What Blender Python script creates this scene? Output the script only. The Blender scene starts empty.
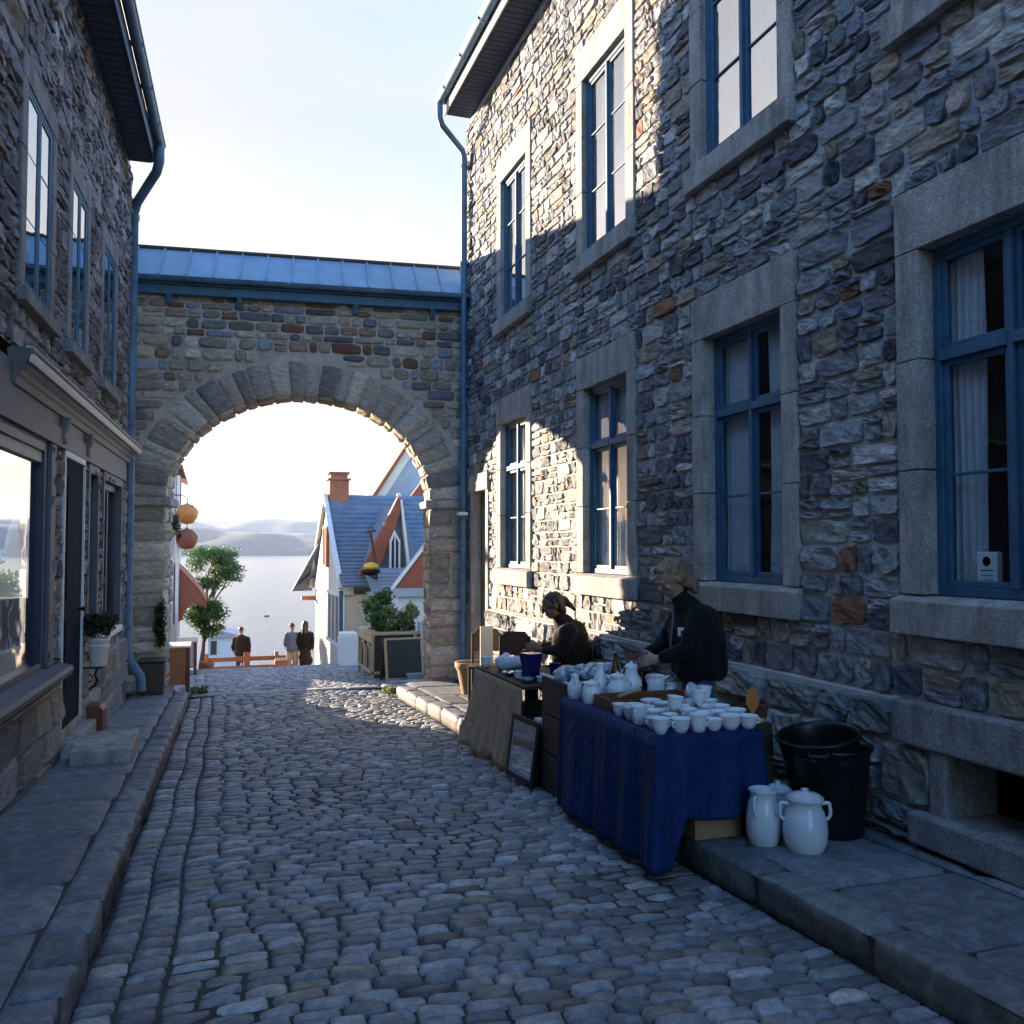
import bpy, bmesh, math, random
import numpy as np
from mathutils import Vector, Matrix

random.seed(7)
RNG = np.random.default_rng(11)
PI = math.pi
SC = bpy.context.scene
COL = SC.collection

# ------------------------------------------------------------------ object helpers
def tag(o, label=None, cat=None, group=None, kind=None):
    if label: o['label'] = label
    if cat: o['category'] = cat
    if group: o['group'] = group
    if kind: o['kind'] = kind
    return o

def empty(name, loc=(0, 0, 0), rz=0.0, label=None, cat=None, group=None, kind=None):
    o = bpy.data.objects.new(name, None)
    o.empty_display_size = .1
    COL.objects.link(o)
    o.location = loc
    o.rotation_euler = (0, 0, rz)
    return tag(o, label, cat, group, kind)

def wmat(o):
    m = o.matrix_basis.copy()
    if o.parent is not None: m = wmat(o.parent) @ o.matrix_parent_inverse @ m
    return m

def setp(o, parent):
    """parent keeping the world place"""
    o.parent = parent
    o.matrix_parent_inverse = wmat(parent).inverted()

def link(name, me, mat=None, parent=None, local=False):
    if mat is not None:
        for m in (mat if isinstance(mat, (list, tuple)) else [mat]):
            me.materials.append(m)
    o = bpy.data.objects.new(name, me)
    COL.objects.link(o)
    if parent is not None:
        if local: o.parent = parent
        else: setp(o, parent)
    return o

def copy_tree(o, parent=None):
    c = o.copy()
    COL.objects.link(c)
    if parent is not None: c.parent = parent
    for ch in [x for x in bpy.data.objects if x.parent == o]:
        copy_tree(ch, c)
    return c

class MB:
    """collects shapes and builds them as ONE mesh object"""
    def __init__(s):
        s.v = []; s.f = []; s.mi = []; s.sm = []
    def add(s, vs, fs, mi=0, smooth=False):
        b = len(s.v)
        s.v.extend([tuple(p) for p in vs])
        for f in fs:
            s.f.append(tuple(i + b for i in f)); s.mi.append(mi); s.sm.append(smooth)
        return s
    def box(s, a, b, mi=0, fr=None):
        x0, y0, z0 = a; x1, y1, z1 = b
        vs = [(x0, y0, z0), (x1, y0, z0), (x1, y1, z0), (x0, y1, z0), (x0, y0, z1), (x1, y0, z1), (x1, y1, z1), (x0, y1, z1)]
        if fr: vs = [fr(*p) for p in vs]
        return s.add(vs, [(0, 3, 2, 1), (4, 5, 6, 7), (0, 1, 5, 4), (1, 2, 6, 5), (2, 3, 7, 6), (3, 0, 4, 7)], mi)
    def hull8(s, p, mi=0):
        return s.add(p, [(0, 3, 2, 1), (4, 5, 6, 7), (0, 1, 5, 4), (1, 2, 6, 5), (2, 3, 7, 6), (3, 0, 4, 7)], mi)
    def prism(s, poly, d0, d1, fr, mi=0):
        """poly [(a,b)] extruded from d0 to d1; fr(a,b,d)->point"""
        n = len(poly)
        vs = [fr(a, b, d0) for a, b in poly] + [fr(a, b, d1) for a, b in poly]
        fs = [tuple(range(n))[::-1], tuple(range(n, 2 * n))]
        fs += [(i, (i + 1) % n, n + (i + 1) % n, n + i) for i in range(n)]
        return s.add(vs, fs, mi)
    def tube(s, path, r, seg=10, mi=0, closed=False, cap=True):
        pts = [Vector(p) for p in path]; n = len(pts)
        rs = r if isinstance(r, (list, tuple)) else [r] * n
        rings = []
        ref = None
        for i, p in enumerate(pts):
            a = pts[i - 1] if i else pts[0]
            b = pts[i + 1] if i < n - 1 else pts[-1]
            t = (b - a)
            if t.length < 1e-9: t = Vector((0, 0, 1))
            t.normalize()
            if ref is None:
                ref = Vector((0, 0, 1)) if abs(t.z) < .9 else Vector((1, 0, 0))
            x = (ref - t * ref.dot(t))
            if x.length < 1e-6: x = t.orthogonal()
            x.normalize(); y = t.cross(x); ref = x
            rings.append([p + (x * math.cos(2 * PI * k / seg) + y * math.sin(2 * PI * k / seg)) * rs[i] for k in range(seg)])
        vs = [q for rg in rings for q in rg]
        fs = []
        for i in range(n - 1):
            for k in range(seg):
                fs.append((i * seg + k, i * seg + (k + 1) % seg, (i + 1) * seg + (k + 1) % seg, (i + 1) * seg + k))
        s.add(vs, fs, mi, True)
        if cap:
            s.add(rings[0], [tuple(range(seg))[::-1]], mi); s.add(rings[-1], [tuple(range(seg))], mi)
        return s
    def lathe(s, prof, c=(0, 0, 0), seg=20, mi=0, sx=1, sy=1):
        """prof [(r,z)]"""
        vs = []; n = len(prof)
        for r, z in prof:
            for k in range(seg):
                a = 2 * PI * k / seg
                vs.append((c[0] + r * sx * math.cos(a), c[1] + r * sy * math.sin(a), c[2] + z))
        fs = []
        for i in range(n - 1):
            for k in range(seg):
                fs.append((i * seg + k, i * seg + (k + 1) % seg, (i + 1) * seg + (k + 1) % seg, (i + 1) * seg + k))
        s.add(vs, fs, mi, True)
        if prof[0][0] > 1e-4: s.add(vs[:seg], [tuple(range(seg))[::-1]], mi)
        if prof[-1][0] > 1e-4: s.add(vs[-seg:], [tuple(range(seg))], mi)
        return s
    def ball(s, c, r, mi=0, seg=14, rings=9, sx=1, sy=1, sz=1):
        pr = [(max(1e-5, r * math.sin(PI * i / rings)), -r * math.cos(PI * i / rings) * sz) for i in range(rings + 1)]
        return s.lathe(pr, c, seg, mi, sx, sy)
    def build(s, name, mat=None, parent=None, bevel=0, recalc=True, local=False, seg=2):
        me = bpy.data.meshes.new(name)
        me.from_pydata(s.v, [], s.f)
        me.polygons.foreach_set('material_index', s.mi)
        me.polygons.foreach_set('use_smooth', s.sm)
        if recalc:
            bm = bmesh.new(); bm.from_mesh(me)
            bmesh.ops.recalc_face_normals(bm, faces=bm.faces)
            bm.to_mesh(me); bm.free()
        me.update()
        o = link(name, me, mat, parent, local)
        if bevel:
            m = o.modifiers.new('Bevel', 'BEVEL'); m.width = bevel; m.segments = seg; m.limit_method = 'ANGLE'
            m.angle_limit = math.radians(40)
        return o

def smooth_path(pts, k=5):
    """Catmull-Rom through the points"""
    P = [Vector(p) for p in pts]; P = [P[0] * 2 - P[1]] + P + [P[-1] * 2 - P[-2]]; out = []
    for i in range(1, len(P) - 2):
        for j in range(k):
            t = j / k; a, b, c, d = P[i - 1:i + 3]
            out.append(.5 * ((2 * b) + (c - a) * t + (2 * a - 5 * b + 4 * c - d) * t * t + (3 * b - a - 3 * c + d) * t ** 3))
    out.append(P[-2]); return out

# ------------------------------------------------------------------ materials
def new_mat(name):
    m = bpy.data.materials.new(name); m.use_nodes = True
    nt = m.node_tree; nt.nodes.clear()
    out = nt.nodes.new('ShaderNodeOutputMaterial')
    b = nt.nodes.new('ShaderNodeBsdfPrincipled')
    nt.links.new(b.outputs[0], out.inputs[0])
    return m, nt, b, out

def N(nt, t, **kw):
    n = nt.nodes.new(t)
    for k, v in kw.items():
        if k.startswith('_'): setattr(n, k[1:], v)
        else: n.inputs[k.replace('_', ' ')].default_value = v
    return n

def ramp(nt, fac, stops):
    r = nt.nodes.new('ShaderNodeValToRGB')
    el = r.color_ramp.elements
    while len(el) < len(stops): el.new(.5)
    for e, (p, c) in zip(el, stops):
        e.position = p; e.color = (c[0], c[1], c[2], 1) if len(c) == 3 else c
    nt.links.new(fac, r.inputs[0])
    return r.outputs[0]

def coords(nt, scale=(1, 1, 1)):
    tc = nt.nodes.new('ShaderNodeTexCoord')
    mp = nt.nodes.new('ShaderNodeMapping'); mp.inputs['Scale'].default_value = scale
    nt.links.new(tc.outputs['Object'], mp.inputs[0])
    return mp.outputs[0]

def mixc(nt, fac, a, b, mode='MIX'):
    m = nt.nodes.new('ShaderNodeMix'); m.data_type = 'RGBA'; m.blend_type = mode
    for s, v in ((m.inputs[0], fac), (m.inputs[6], a), (m.inputs[7], b)):
        if isinstance(v, (int, float)): s.default_value = v
        elif isinstance(v, (tuple, list)): s.default_value = (v[0], v[1], v[2], 1)
        else: nt.links.new(v, s)
    return m.outputs[2]

def bump(nt, bsdf, h, dist=.01, strength=1.0, prev=None):
    b = nt.nodes.new('ShaderNodeBump'); b.inputs['Distance'].default_value = dist; b.inputs['Strength'].default_value = strength
    nt.links.new(h, b.inputs['Height'])
    if prev is not None: nt.links.new(prev, b.inputs['Normal'])
    if bsdf is not None: nt.links.new(b.outputs[0], bsdf.inputs['Normal'])
    return b.outputs[0]

def noise(nt, vec, scale, detail=4, rough=.6, dist=0):
    n = N(nt, 'ShaderNodeTexNoise', Scale=scale, Detail=detail, Roughness=rough, Distortion=dist)
    nt.links.new(vec, n.inputs['Vector'])
    return n.outputs['Fac']

def simple(name, col, rough=.6, metal=0, var=.25, vscale=6, bscale=0, bdist=.002, spec=.5, dirt=None, stretch=(1, 1, 1)):
    m, nt, b, out = new_mat(name)
    v = coords(nt, stretch)
    n = noise(nt, v, vscale, 5, .65)
    lo = tuple(c * (1 - var) for c in col); hi = tuple(min(1, c * (1 + var)) for c in col)
    c = ramp(nt, n, [(.3, lo), (.7, hi)])
    if dirt:
        n2 = noise(nt, v, vscale * .45, 6, .7)
        f = ramp(nt, n2, [(.5, (0, 0, 0)), (.68, (1, 1, 1))])
        c = mixc(nt, f, c, dirt)
    nt.links.new(c, b.inputs['Base Color'])
    b.inputs['Roughness'].default_value = rough; b.inputs['Metallic'].default_value = metal
    b.inputs['Specular IOR Level'].default_value = spec
    if bscale: bump(nt, b, noise(nt, v, bscale, 5, .6), bdist)
    return m

def stone_mat(name, rough=.75, bs=28, bd=.005, spec=.4, streak=(1, 1, 2.6)):
    m, nt, b, out = new_mat(name)
    at = nt.nodes.new('ShaderNodeAttribute'); at.attribute_name = 'tint'
    v = coords(nt, streak)
    v1 = coords(nt)
    n = noise(nt, v, 11, 6, .7, .6)
    f = ramp(nt, n, [(.25, (.45, .45, .47)), (.5, (.95, .95, .95)), (.72, (1.65, 1.6, 1.5))])
    c = mixc(nt, 1.0, at.outputs['Color'], f, 'MULTIPLY')
    n3 = noise(nt, v1, 120, 3, .7)
    c = mixc(nt, 1.0, c, ramp(nt, n3, [(.3, (.75, .75, .76)), (.7, (1.2, 1.2, 1.2))]), 'MULTIPLY')
    nt.links.new(c, b.inputs['Base Color'])
    b.inputs['Roughness'].default_value = rough
    b.inputs['Specular IOR Level'].default_value = spec
    vo = N(nt, 'ShaderNodeTexVoronoi', Scale=bs * .55); nt.links.new(v, vo.inputs['Vector'])
    p = bump(nt, None, noise(nt, v, bs * .5, 6, .62, .8), bd * 1.6)
    p = bump(nt, None, vo.outputs['Distance'], bd * .7, .8, p)
    p = bump(nt, b, noise(nt, v1, bs * 6, 3, .6), bd * .15, 1, p)
    return m

M = {}
M['stone'] = stone_mat('rubble_stone')
M['stone_far'] = stone_mat('coursed_stone', .8, 22, .008)
M['sett'] = stone_mat('granite_sett', .62, 40, .004, .5, (1, 1, 1))
M['flag'] = stone_mat('granite_flag', .7, 60, .0025, .4, (1, 1, 1))

def mortar_mat(name, col, bs=60):
    m, nt, b, out = new_mat(name)
    v = coords(nt)
    c = ramp(nt, noise(nt, v, 3.5, 6, .7), [(.3, tuple(x * .7 for x in col)), (.7, tuple(x * 1.25 for x in col))])
    nt.links.new(c, b.inputs['Base Color']); b.inputs['Roughness'].default_value = .95
    b.inputs['Specular IOR Level'].default_value = .2
    bump(nt, b, noise(nt, v, bs, 4, .7), .004)
    return m
M['mortar'] = mortar_mat('lime_mortar', (.5, .48, .455))
M['mortar_arch'] = mortar_mat('arch_mortar', (.44, .39, .335))
M['joint'] = mortar_mat('dark_joint_grit', (.075, .07, .065), 90)
M['earth'] = mortar_mat('far_ground_grit', (.13, .12, .11), 8)

def granite_mat(name, col, sp=.5):
    m, nt, b, out = new_mat(name)
    v = coords(nt)
    vo = N(nt, 'ShaderNodeTexVoronoi', Scale=170.0); nt.links.new(v, vo.inputs['Vector'])
    base = ramp(nt, noise(nt, v, 4, 5, .65), [(.3, tuple(x * .75 for x in col)), (.7, tuple(x * 1.2 for x in col))])
    sc = nt.nodes.new('ShaderNodeSeparateColor'); nt.links.new(vo.outputs['Color'], sc.inputs[0])
    st_ = noise(nt, coords(nt, (5, 5, .8)), 1.6, 6, .7)
    base = mixc(nt, 1.0, base, ramp(nt, st_, [(.35, (.62, .6, .58)), (.55, (1, 1, 1)), (.8, (1.12, 1.1, 1.06))]), 'MULTIPLY')
    c = mixc(nt, 1.0, base, ramp(nt, sc.outputs[0], [(.0, (.55, .55, .57)), (.5, (1, 1, 1)), (.9, (1.1, 1.08, 1.05)), (1, (1.9, 1.85, 1.8))]), 'MULTIPLY')
    nt.links.new(c, b.inputs['Base Color']); b.inputs['Roughness'].default_value = .8
    b.inputs['Specular IOR Level'].default_value = .35
    p = bump(nt, None, noise(nt, v, 160, 3, .7), .003)
    bump(nt, b, noise(nt, v, 9, 4, .6), .006, 1, p)
    return m
M['granite'] = granite_mat('bush_hammered_granite', (.42, .40, .37))
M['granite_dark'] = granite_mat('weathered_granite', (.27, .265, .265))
M['sill_brown'] = granite_mat('rusty_sill', (.22, .15, .09))

M['blue'] = simple('blue_paint', (.035, .115, .195), .62, var=.3, vscale=7, bscale=30, bdist=.0012, dirt=(.06, .125, .18))
M['blue_dark'] = simple('navy_paint', (.012, .03, .075), .45, var=.25, vscale=7, bscale=30, bdist=.0005)
M['gutter_blue'] = simple('blue_grey_gutter', (.08, .17, .27), .5, .15, var=.3, vscale=4, bscale=12, bdist=.001, dirt=(.07, .1, .14))
M['roof_house'] = simple('blue_painted_slats', (.155, .195, .26), .65, .05, var=.25, vscale=3, bscale=12, bdist=.004, dirt=(.2, .25, .32))
M['roof_blue'] = simple('blue_metal_roof', (.27, .36, .45), .45, .25, var=.16, vscale=3, bscale=5, bdist=.003, dirt=(.3, .34, .38))
M['soffit'] = simple('dark_soffit_boards', (.03, .045, .08), .7, var=.2, vscale=8)
M['soffit_white'] = simple('pale_fascia', (.5, .47, .43), .6, var=.12, vscale=6, bscale=20, bdist=.001)
M['white_paint'] = simple('white_paint', (.72, .7, .66), .5, var=.1, vscale=7, bscale=18, bdist=.0008)
M['green'] = simple('green_door_paint', (.05, .1, .09), .45, var=.2)
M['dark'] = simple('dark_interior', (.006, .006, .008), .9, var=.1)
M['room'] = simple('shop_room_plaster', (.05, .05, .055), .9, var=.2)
M['grey_paint'] = simple('grey_shopfront_paint', (.11, .115, .13), .55, var=.2, vscale=5, bscale=25, bdist=.001)
M['iron'] = simple('wrought_iron', (.02, .017, .016), .5, .6, var=.3, bscale=60, bdist=.001)
M['blackplastic'] = simple('black_bin_plastic', (.006, .006, .008), .38, var=.2, vscale=12, bscale=18, bdist=.0015)
M['card'] = simple('cardboard', (.36, .22, .11), .85, var=.12, vscale=9, bscale=40, bdist=.0008)
M['wood'] = simple('varnished_wood', (.2, .075, .03), .45, var=.35, vscale=14, bscale=40, bdist=.0012, stretch=(1, 1, 6))
M['wood_red'] = simple('red_brown_wood', (.13, .035, .015), .5, var=.3, vscale=12, bscale=30, bdist=.001, stretch=(1, 1, 5))
M['wood_orange'] = simple('orange_brown_board', (.38, .13, .05), .55, var=.2, vscale=6, bscale=30, bdist=.001)
M['wood_pale'] = simple('pale_timber', (.5, .36, .22), .65, var=.2, vscale=14, bscale=40, bdist=.001, stretch=(1, 1, 5))
M['wood_dark'] = simple('dark_timber', (.05, .032, .02), .6, var=.3, vscale=14, bscale=40, bdist=.001)
M['enamel'] = simple('white_glazed_china', (.86, .87, .88), .12, var=.05, vscale=15, bscale=8, bdist=.001, dirt=None)
M['stoneware'] = simple('white_glazed_stoneware', (.66, .69, .72), .2, var=.08, vscale=10, bscale=10, bdist=.0015)
M['blue_glass'] = simple('cobalt_glaze', (.008, .014, .14), .12, var=.2)
M['amber'] = simple('brown_bottle_glass', (.11, .035, .008), .08, var=.2)
M['black_glaze'] = simple('black_glaze', (.012, .01, .01), .2, var=.2)
M['skin'] = simple('skin', (.42, .23, .16), .5, var=.1, vscale=20, bscale=90, bdist=.0006)
M['skin_dark'] = simple('tanned_skin', (.25, .12, .075), .5, var=.1, vscale=20, bscale=90, bdist=.0006)
M['hair_grey'] = simple('grey_blonde_hair', (.27, .165, .10), .6, var=.65, vscale=45, bscale=110, bdist=.006, stretch=(1, 1, .22))
M['hair_dark'] = simple('dark_brown_hair', (.035, .018, .01), .45, var=.6, vscale=45, bscale=110, bdist=.006, stretch=(1, 1, .25))
M['brick'] = simple('orange_brick', (.38, .14, .08), .85, var=.2, vscale=10, bscale=30, bdist=.006)
M['barge'] = simple('rust_red_paint', (.30, .085, .045), .7, var=.22, vscale=5, bscale=20, bdist=.004, dirt=(.22, .08, .05))
M['cream'] = simple('cream_render', (.72, .64, .52), .85, var=.1, vscale=2, bscale=30, bdist=.002)
M['white_wall'] = simple('white_render', (.62, .62, .63), .85, var=.1, vscale=1.5, bscale=30, bdist=.002)
M['pale_roof'] = simple('pale_zinc_roof', (.34, .37, .42), .5, .3, var=.12, vscale=2)
M['clap'] = simple('grey_clapboard', (.35, .36, .38), .7, var=.12, vscale=4)
M['terracotta'] = simple('terracotta', (.36, .14, .07), .75, var=.2, bscale=30, bdist=.001)
M['lantern'] = simple('orange_lantern_skin', (.55, .21, .05), .6, var=.15, vscale=7, bscale=20, bdist=.002)
M['yellow'] = simple('yellow_lamp_enamel', (.75, .45, .04), .35, var=.1)
M['soil'] = simple('soil', (.03, .02, .012), .95, var=.3)
M['mirror'] = simple('silvered_glass', (.75, .78, .8), .03, 1.0, var=.03)
M['slate'] = simple('chalkboard_slate', (.035, .03, .025), .7, var=.2)
M['foil'] = simple('clear_plastic_wrap', (.4, .48, .58), .18, .5, var=.5, vscale=50, bscale=60, bdist=.008)
M['rope'] = simple('wicker', (.3, .2, .1), .8, var=.3, vscale=40, bscale=80, bdist=.004)

def fabric(name, col, rough=.85, sc=350, sheen=.3, var=.15, bd=.0012):
    m, nt, b, out = new_mat(name)
    v = coords(nt)
    c = ramp(nt, noise(nt, v, 5, 5, .65), [(.3, tuple(x * (1 - var) for x in col)), (.7, tuple(x * (1 + var) for x in col))])
    c = mixc(nt, 1.0, c, ramp(nt, noise(nt, v, sc, 2, .5), [(.3, (.8, .8, .8)), (.7, (1.2, 1.2, 1.2))]), 'MULTIPLY')
    nt.links.new(c, b.inputs['Base Color']); b.inputs['Roughness'].default_value = rough
    b.inputs['Sheen Weight'].default_value = sheen; b.inputs['Specular IOR Level'].default_value = .25
    p = bump(nt, None, noise(nt, v, 6, 5, .55, 1.2), .03)
    bump(nt, b, noise(nt, v, sc, 2, .5), bd, 1, p)
    return m
M['cloth_blue'] = fabric('deep_blue_cloth', (.005, .028, .115), .7, 420, .0, .2)
M['cloth_sack'] = fabric('brown_sackcloth', (.5, .29, .135), .95, 260, .25, .25, .003)
M['black_wool'] = fabric('black_fleece', (.009, .009, .011), .9, 200, .05)
M['brown_wool'] = fabric('dark_brown_coat', (.03, .016, .01), .9, 200, .1)
M['denim'] = fabric('blue_denim', (.04, .08, .19), .85, 300, .2)
M['tan_cloth'] = fabric('tan_cotton', (.42, .32, .24), .85, 300, .2)
M['grey_cloth'] = fabric('blue_grey_jacket', (.12, .15, .21), .85, 300, .2)
M['curtain'] = fabric('sheer_white_curtain', (.6, .6, .61), .9, 500, .2, .08)
M['paper'] = simple('white_paper', (.78, .77, .74), .6, var=.05)

def leaf_mat(name, a, b_):
    m, nt, b, out = new_mat(name)
    v = coords(nt)
    oi = nt.nodes.new('ShaderNodeAttribute'); oi.attribute_name = 'tint'
    c = mixc(nt, ramp(nt, noise(nt, v, 3, 3, .6), [(.35, (0, 0, 0)), (.65, (1, 1, 1))]), a, b_)
    c = mixc(nt, 1.0, c, oi.outputs['Color'], 'MULTIPLY')
    nt.links.new(c, b.inputs['Base Color']); b.inputs['Roughness'].default_value = .55
    tr = nt.nodes.new('ShaderNodeBsdfTranslucent'); nt.links.new(c, tr.inputs[0])
    mx = nt.nodes.new('ShaderNodeMixShader'); mx.inputs[0].default_value = .35
    nt.links.new(b.outputs[0], mx.inputs[1]); nt.links.new(tr.outputs[0], mx.inputs[2]); nt.links.new(mx.outputs[0], out.inputs[0])
    return m
M['leaf'] = leaf_mat('green_leaves', (.035, .09, .02), (.08, .14, .03))
M['leaf_pale'] = leaf_mat('yellow_green_leaves', (.13, .18, .05), (.2, .22, .08))
M['leaf_dark'] = leaf_mat('dark_leaves', (.02, .035, .012), (.05, .04, .02))
M['bark'] = simple('bark', (.07, .05, .035), .9, var=.3, vscale=20, bscale=40, bdist=.01)

def glass_mat(name, ior=1.7, tint=(.9, .95, .97), wav=.0006):
    m, nt, b, out = new_mat(name)
    nt.nodes.remove(b)
    v = coords(nt)
    gl = nt.nodes.new('ShaderNodeBsdfGlossy'); gl.inputs['Roughness'].default_value = .015
    tr = nt.nodes.new('ShaderNodeBsdfTransparent'); tr.inputs[0].default_value = (*tint, 1)
    bp = bump(nt, None, noise(nt, v, 2.3, 2, .5), wav * 8)
    nt.links.new(bp, gl.inputs['Normal'])
    # two-sided Schlick reflectance of a thin pane
    ge = nt.nodes.new('ShaderNodeNewGeometry'); dp_ = nt.nodes.new('ShaderNodeVectorMath'); dp_.operation = 'DOT_PRODUCT'
    nt.links.new(ge.outputs['Incoming'], dp_.inputs[0]); nt.links.new(ge.outputs['Normal'], dp_.inputs[1])
    def mth(op, a_, b_):
        n_ = nt.nodes.new('ShaderNodeMath'); n_.operation = op
        for i_, x_ in enumerate((a_, b_)):
            if x_ is None: continue
            if isinstance(x_, (int, float)): n_.inputs[i_].default_value = x_
            else: nt.links.new(x_, n_.inputs[i_])
        return n_.outputs[0]
    r0 = ((ior - 1) / (ior + 1)) ** 2
    fr = mth('ADD', mth('MULTIPLY', mth('POWER', mth('SUBTRACT', 1.0, mth('ABSOLUTE', dp_.outputs['Value'], None)), 5.0), 1 - r0), r0)
    mx = nt.nodes.new('ShaderNodeMixShader')
    nt.links.new(fr, mx.inputs[0]); nt.links.new(tr.outputs[0], mx.inputs[1]); nt.links.new(gl.outputs[0], mx.inputs[2])
    nt.links.new(mx.outputs[0], out.inputs[0])
    return m
M['glass'] = glass_mat('window_glass', 1.6)
M['glass_clear'] = glass_mat('clear_shop_glass', 1.22, (.95, .97, .98), .0002)
M['glass_double'] = glass_mat('double_window_glass', 9.0, (.92, .95, .96))
M['navy_matt'] = simple('matt_navy_door', (.006, .013, .034), .8, var=.15, spec=.1)

# ------------------------------------------------------------------ stone patches
GREYS = [((.29, .29, .30), 5), ((.20, .205, .22), 5), ((.085, .092, .11), 3.2), ((.37, .36, .34), 3), ((.48, .46, .42), 2.2),
         ((.28, .235, .185), 2.6), ((.24, .10, .055), .22), ((.16, .175, .205), 1.2)]
def palette(n, pal, jit=.18):
    w = np.array([p[1] for p in pal], float); w /= w.sum()
    idx = RNG.choice(len(pal), n, p=w)
    c = np.array([p[0] for p in pal])[idx]
    return c * (1 + RNG.normal(0, jit, (n, 1))).clip(.5, 1.6) * (1 + RNG.normal(0, .018, (n, 3)))

def patches(rects, fn, depth=(.02, .05), pal=GREYS, grid=(6, 5), corner=.12, rough=.25, edge=.86, base=0.0, dome=0.0, jit=.18, tilt=.25, wob=.06):
    """rects [n,4] (u0,u1,v0,v1) -> verts, quads, colours.  fn(U,V,D)->(x,y,z)"""
    r = np.array(rects, float); n = len(r)
    nx, ny = grid
    def axis(k):
        inner = np.linspace(-edge, edge, k - 1)
        return np.concatenate([[-1], inner, [1]])
    S, T = np.meshgrid(axis(nx), axis(ny), indexing='ij')
    s = S.ravel()[None, :]; t = T.ravel()[None, :]; m = s.shape[1]
    ph = RNG.uniform(0, 2 * PI, (n, 8, 1)); am = RNG.uniform(.4, 1, (n, 8, 1))
    ck = corner * RNG.uniform(.3, 1.9, (n, 1))
    cs = s * (1 - ck * t ** 4) ; ct = t * (1 - ck * s ** 4)
    cs = cs + wob * am[:, 0] * np.sin(2.1 * t + ph[:, 0]) * np.abs(s) + wob * .5 * np.sin(5 * t + ph[:, 1]) * np.abs(s)
    ct = ct + wob * am[:, 2] * np.sin(2.3 * s + ph[:, 2]) * np.abs(t) + wob * .5 * np.sin(5 * s + ph[:, 3]) * np.abs(t)
    cu = (r[:, 0] + r[:, 1])[:, None] / 2; hu = (r[:, 1] - r[:, 0])[:, None] / 2
    cv = (r[:, 2] + r[:, 3])[:, None] / 2; hv = (r[:, 3] - r[:, 2])[:, None] / 2
    # wobble is relative to the small side
    sm = np.minimum(hu, hv)
    U = cu + hu * s + (cs - s) * np.minimum(hu, 1.3 * sm)
    V = cv + hv * t + (ct - t) * np.minimum(hv, 1.3 * sm)
    rim = ((np.abs(s) > .999) | (np.abs(t) > .999)).astype(float)
    d0 = RNG.uniform(depth[0], depth[1], (n, 1))
    tl = RNG.normal(0, tilt, (n, 2, 1))
    nz = (np.sin(2.6 * s + 1.3 * t + ph[:, 4]) * am[:, 4] + .7 * np.sin(-2.2 * s + 3.4 * t + ph[:, 5]) * am[:, 5]
          + .45 * np.sin(5.5 * s - 2.8 * t + ph[:, 6]) + .35 * RNG.normal(0, 1, (n, m)))
    D = d0 * (1 + tl[:, 0] * s + tl[:, 1] * t + rough * nz - dome * (s ** 2 * .6 + t ** 2 * .4))
    D = base + np.maximum(D, d0 * .15) * (1 - rim) - rim * .006
    P = np.stack(fn(U, V, D), -1).reshape(-1, 3)
    q = []
    for i in range(nx):
        for j in range(ny):
            a = i * (ny + 1) + j
            q.append((a, a + ny + 1, a + ny + 2, a + 1))
    q = np.array(q)
    Q = (q[None] + (np.arange(n) * m)[:, None, None]).reshape(-1, 4)
    C = np.repeat(palette(n, pal, jit), m, 0)
    return P, Q, C

def patch_mesh(name, sets, mats, extra=None, parent=None, smooth=True):
    """sets: list of (P,Q,C,material_index); extra: an MB whose faces join the mesh"""
    Ps, Qs, Cs, Ms = [], [], [], []
    off = 0
    for P, Q, C, mi in sets:
        Ps.append(P); Qs.append(Q + off); Cs.append(C); Ms.append(np.full(len(Q), mi)); off += len(P)
    P = np.concatenate(Ps); Q = np.concatenate(Qs); C = np.concatenate(Cs); mi = np.concatenate(Ms)
    faces = [tuple(x) for x in Q.tolist()]; verts = P.tolist(); mi = mi.tolist(); sm = [smooth] * len(faces)
    if extra:
        b = len(verts); verts += extra.v
        faces += [tuple(i + b for i in f) for f in extra.f]; mi += extra.mi; sm += extra.sm
        C = np.concatenate([C, np.full((len(extra.v), 3), .2)])
    me = bpy.data.meshes.new(name)
    me.from_pydata(verts, [], faces)
    me.polygons.foreach_set('material_index', mi); me.polygons.foreach_set('use_smooth', sm)
    ca = me.color_attributes.new('tint', 'FLOAT_COLOR', 'POINT')
    ca.data.foreach_set('color', np.concatenate([C.clip(0, 1), np.ones((len(C), 1))], 1).ravel())
    me.update()
    return link(name, me, mats, parent)

def courses(v0, v1, cuts, lo, hi):
    pts = sorted(set([v0, v1] + [c for c in cuts if v0 < c < v1])); res = []
    for a, b in zip(pts, pts[1:]):
        k = max(1, round((b - a) / ((lo + hi) / 2)))
        w = np.array([random.uniform(lo, hi) for _ in range(k)]); w = w / w.sum() * (b - a)
        z = a
        for x in w: res.append((z, z + x)); z += x
    return res

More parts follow.
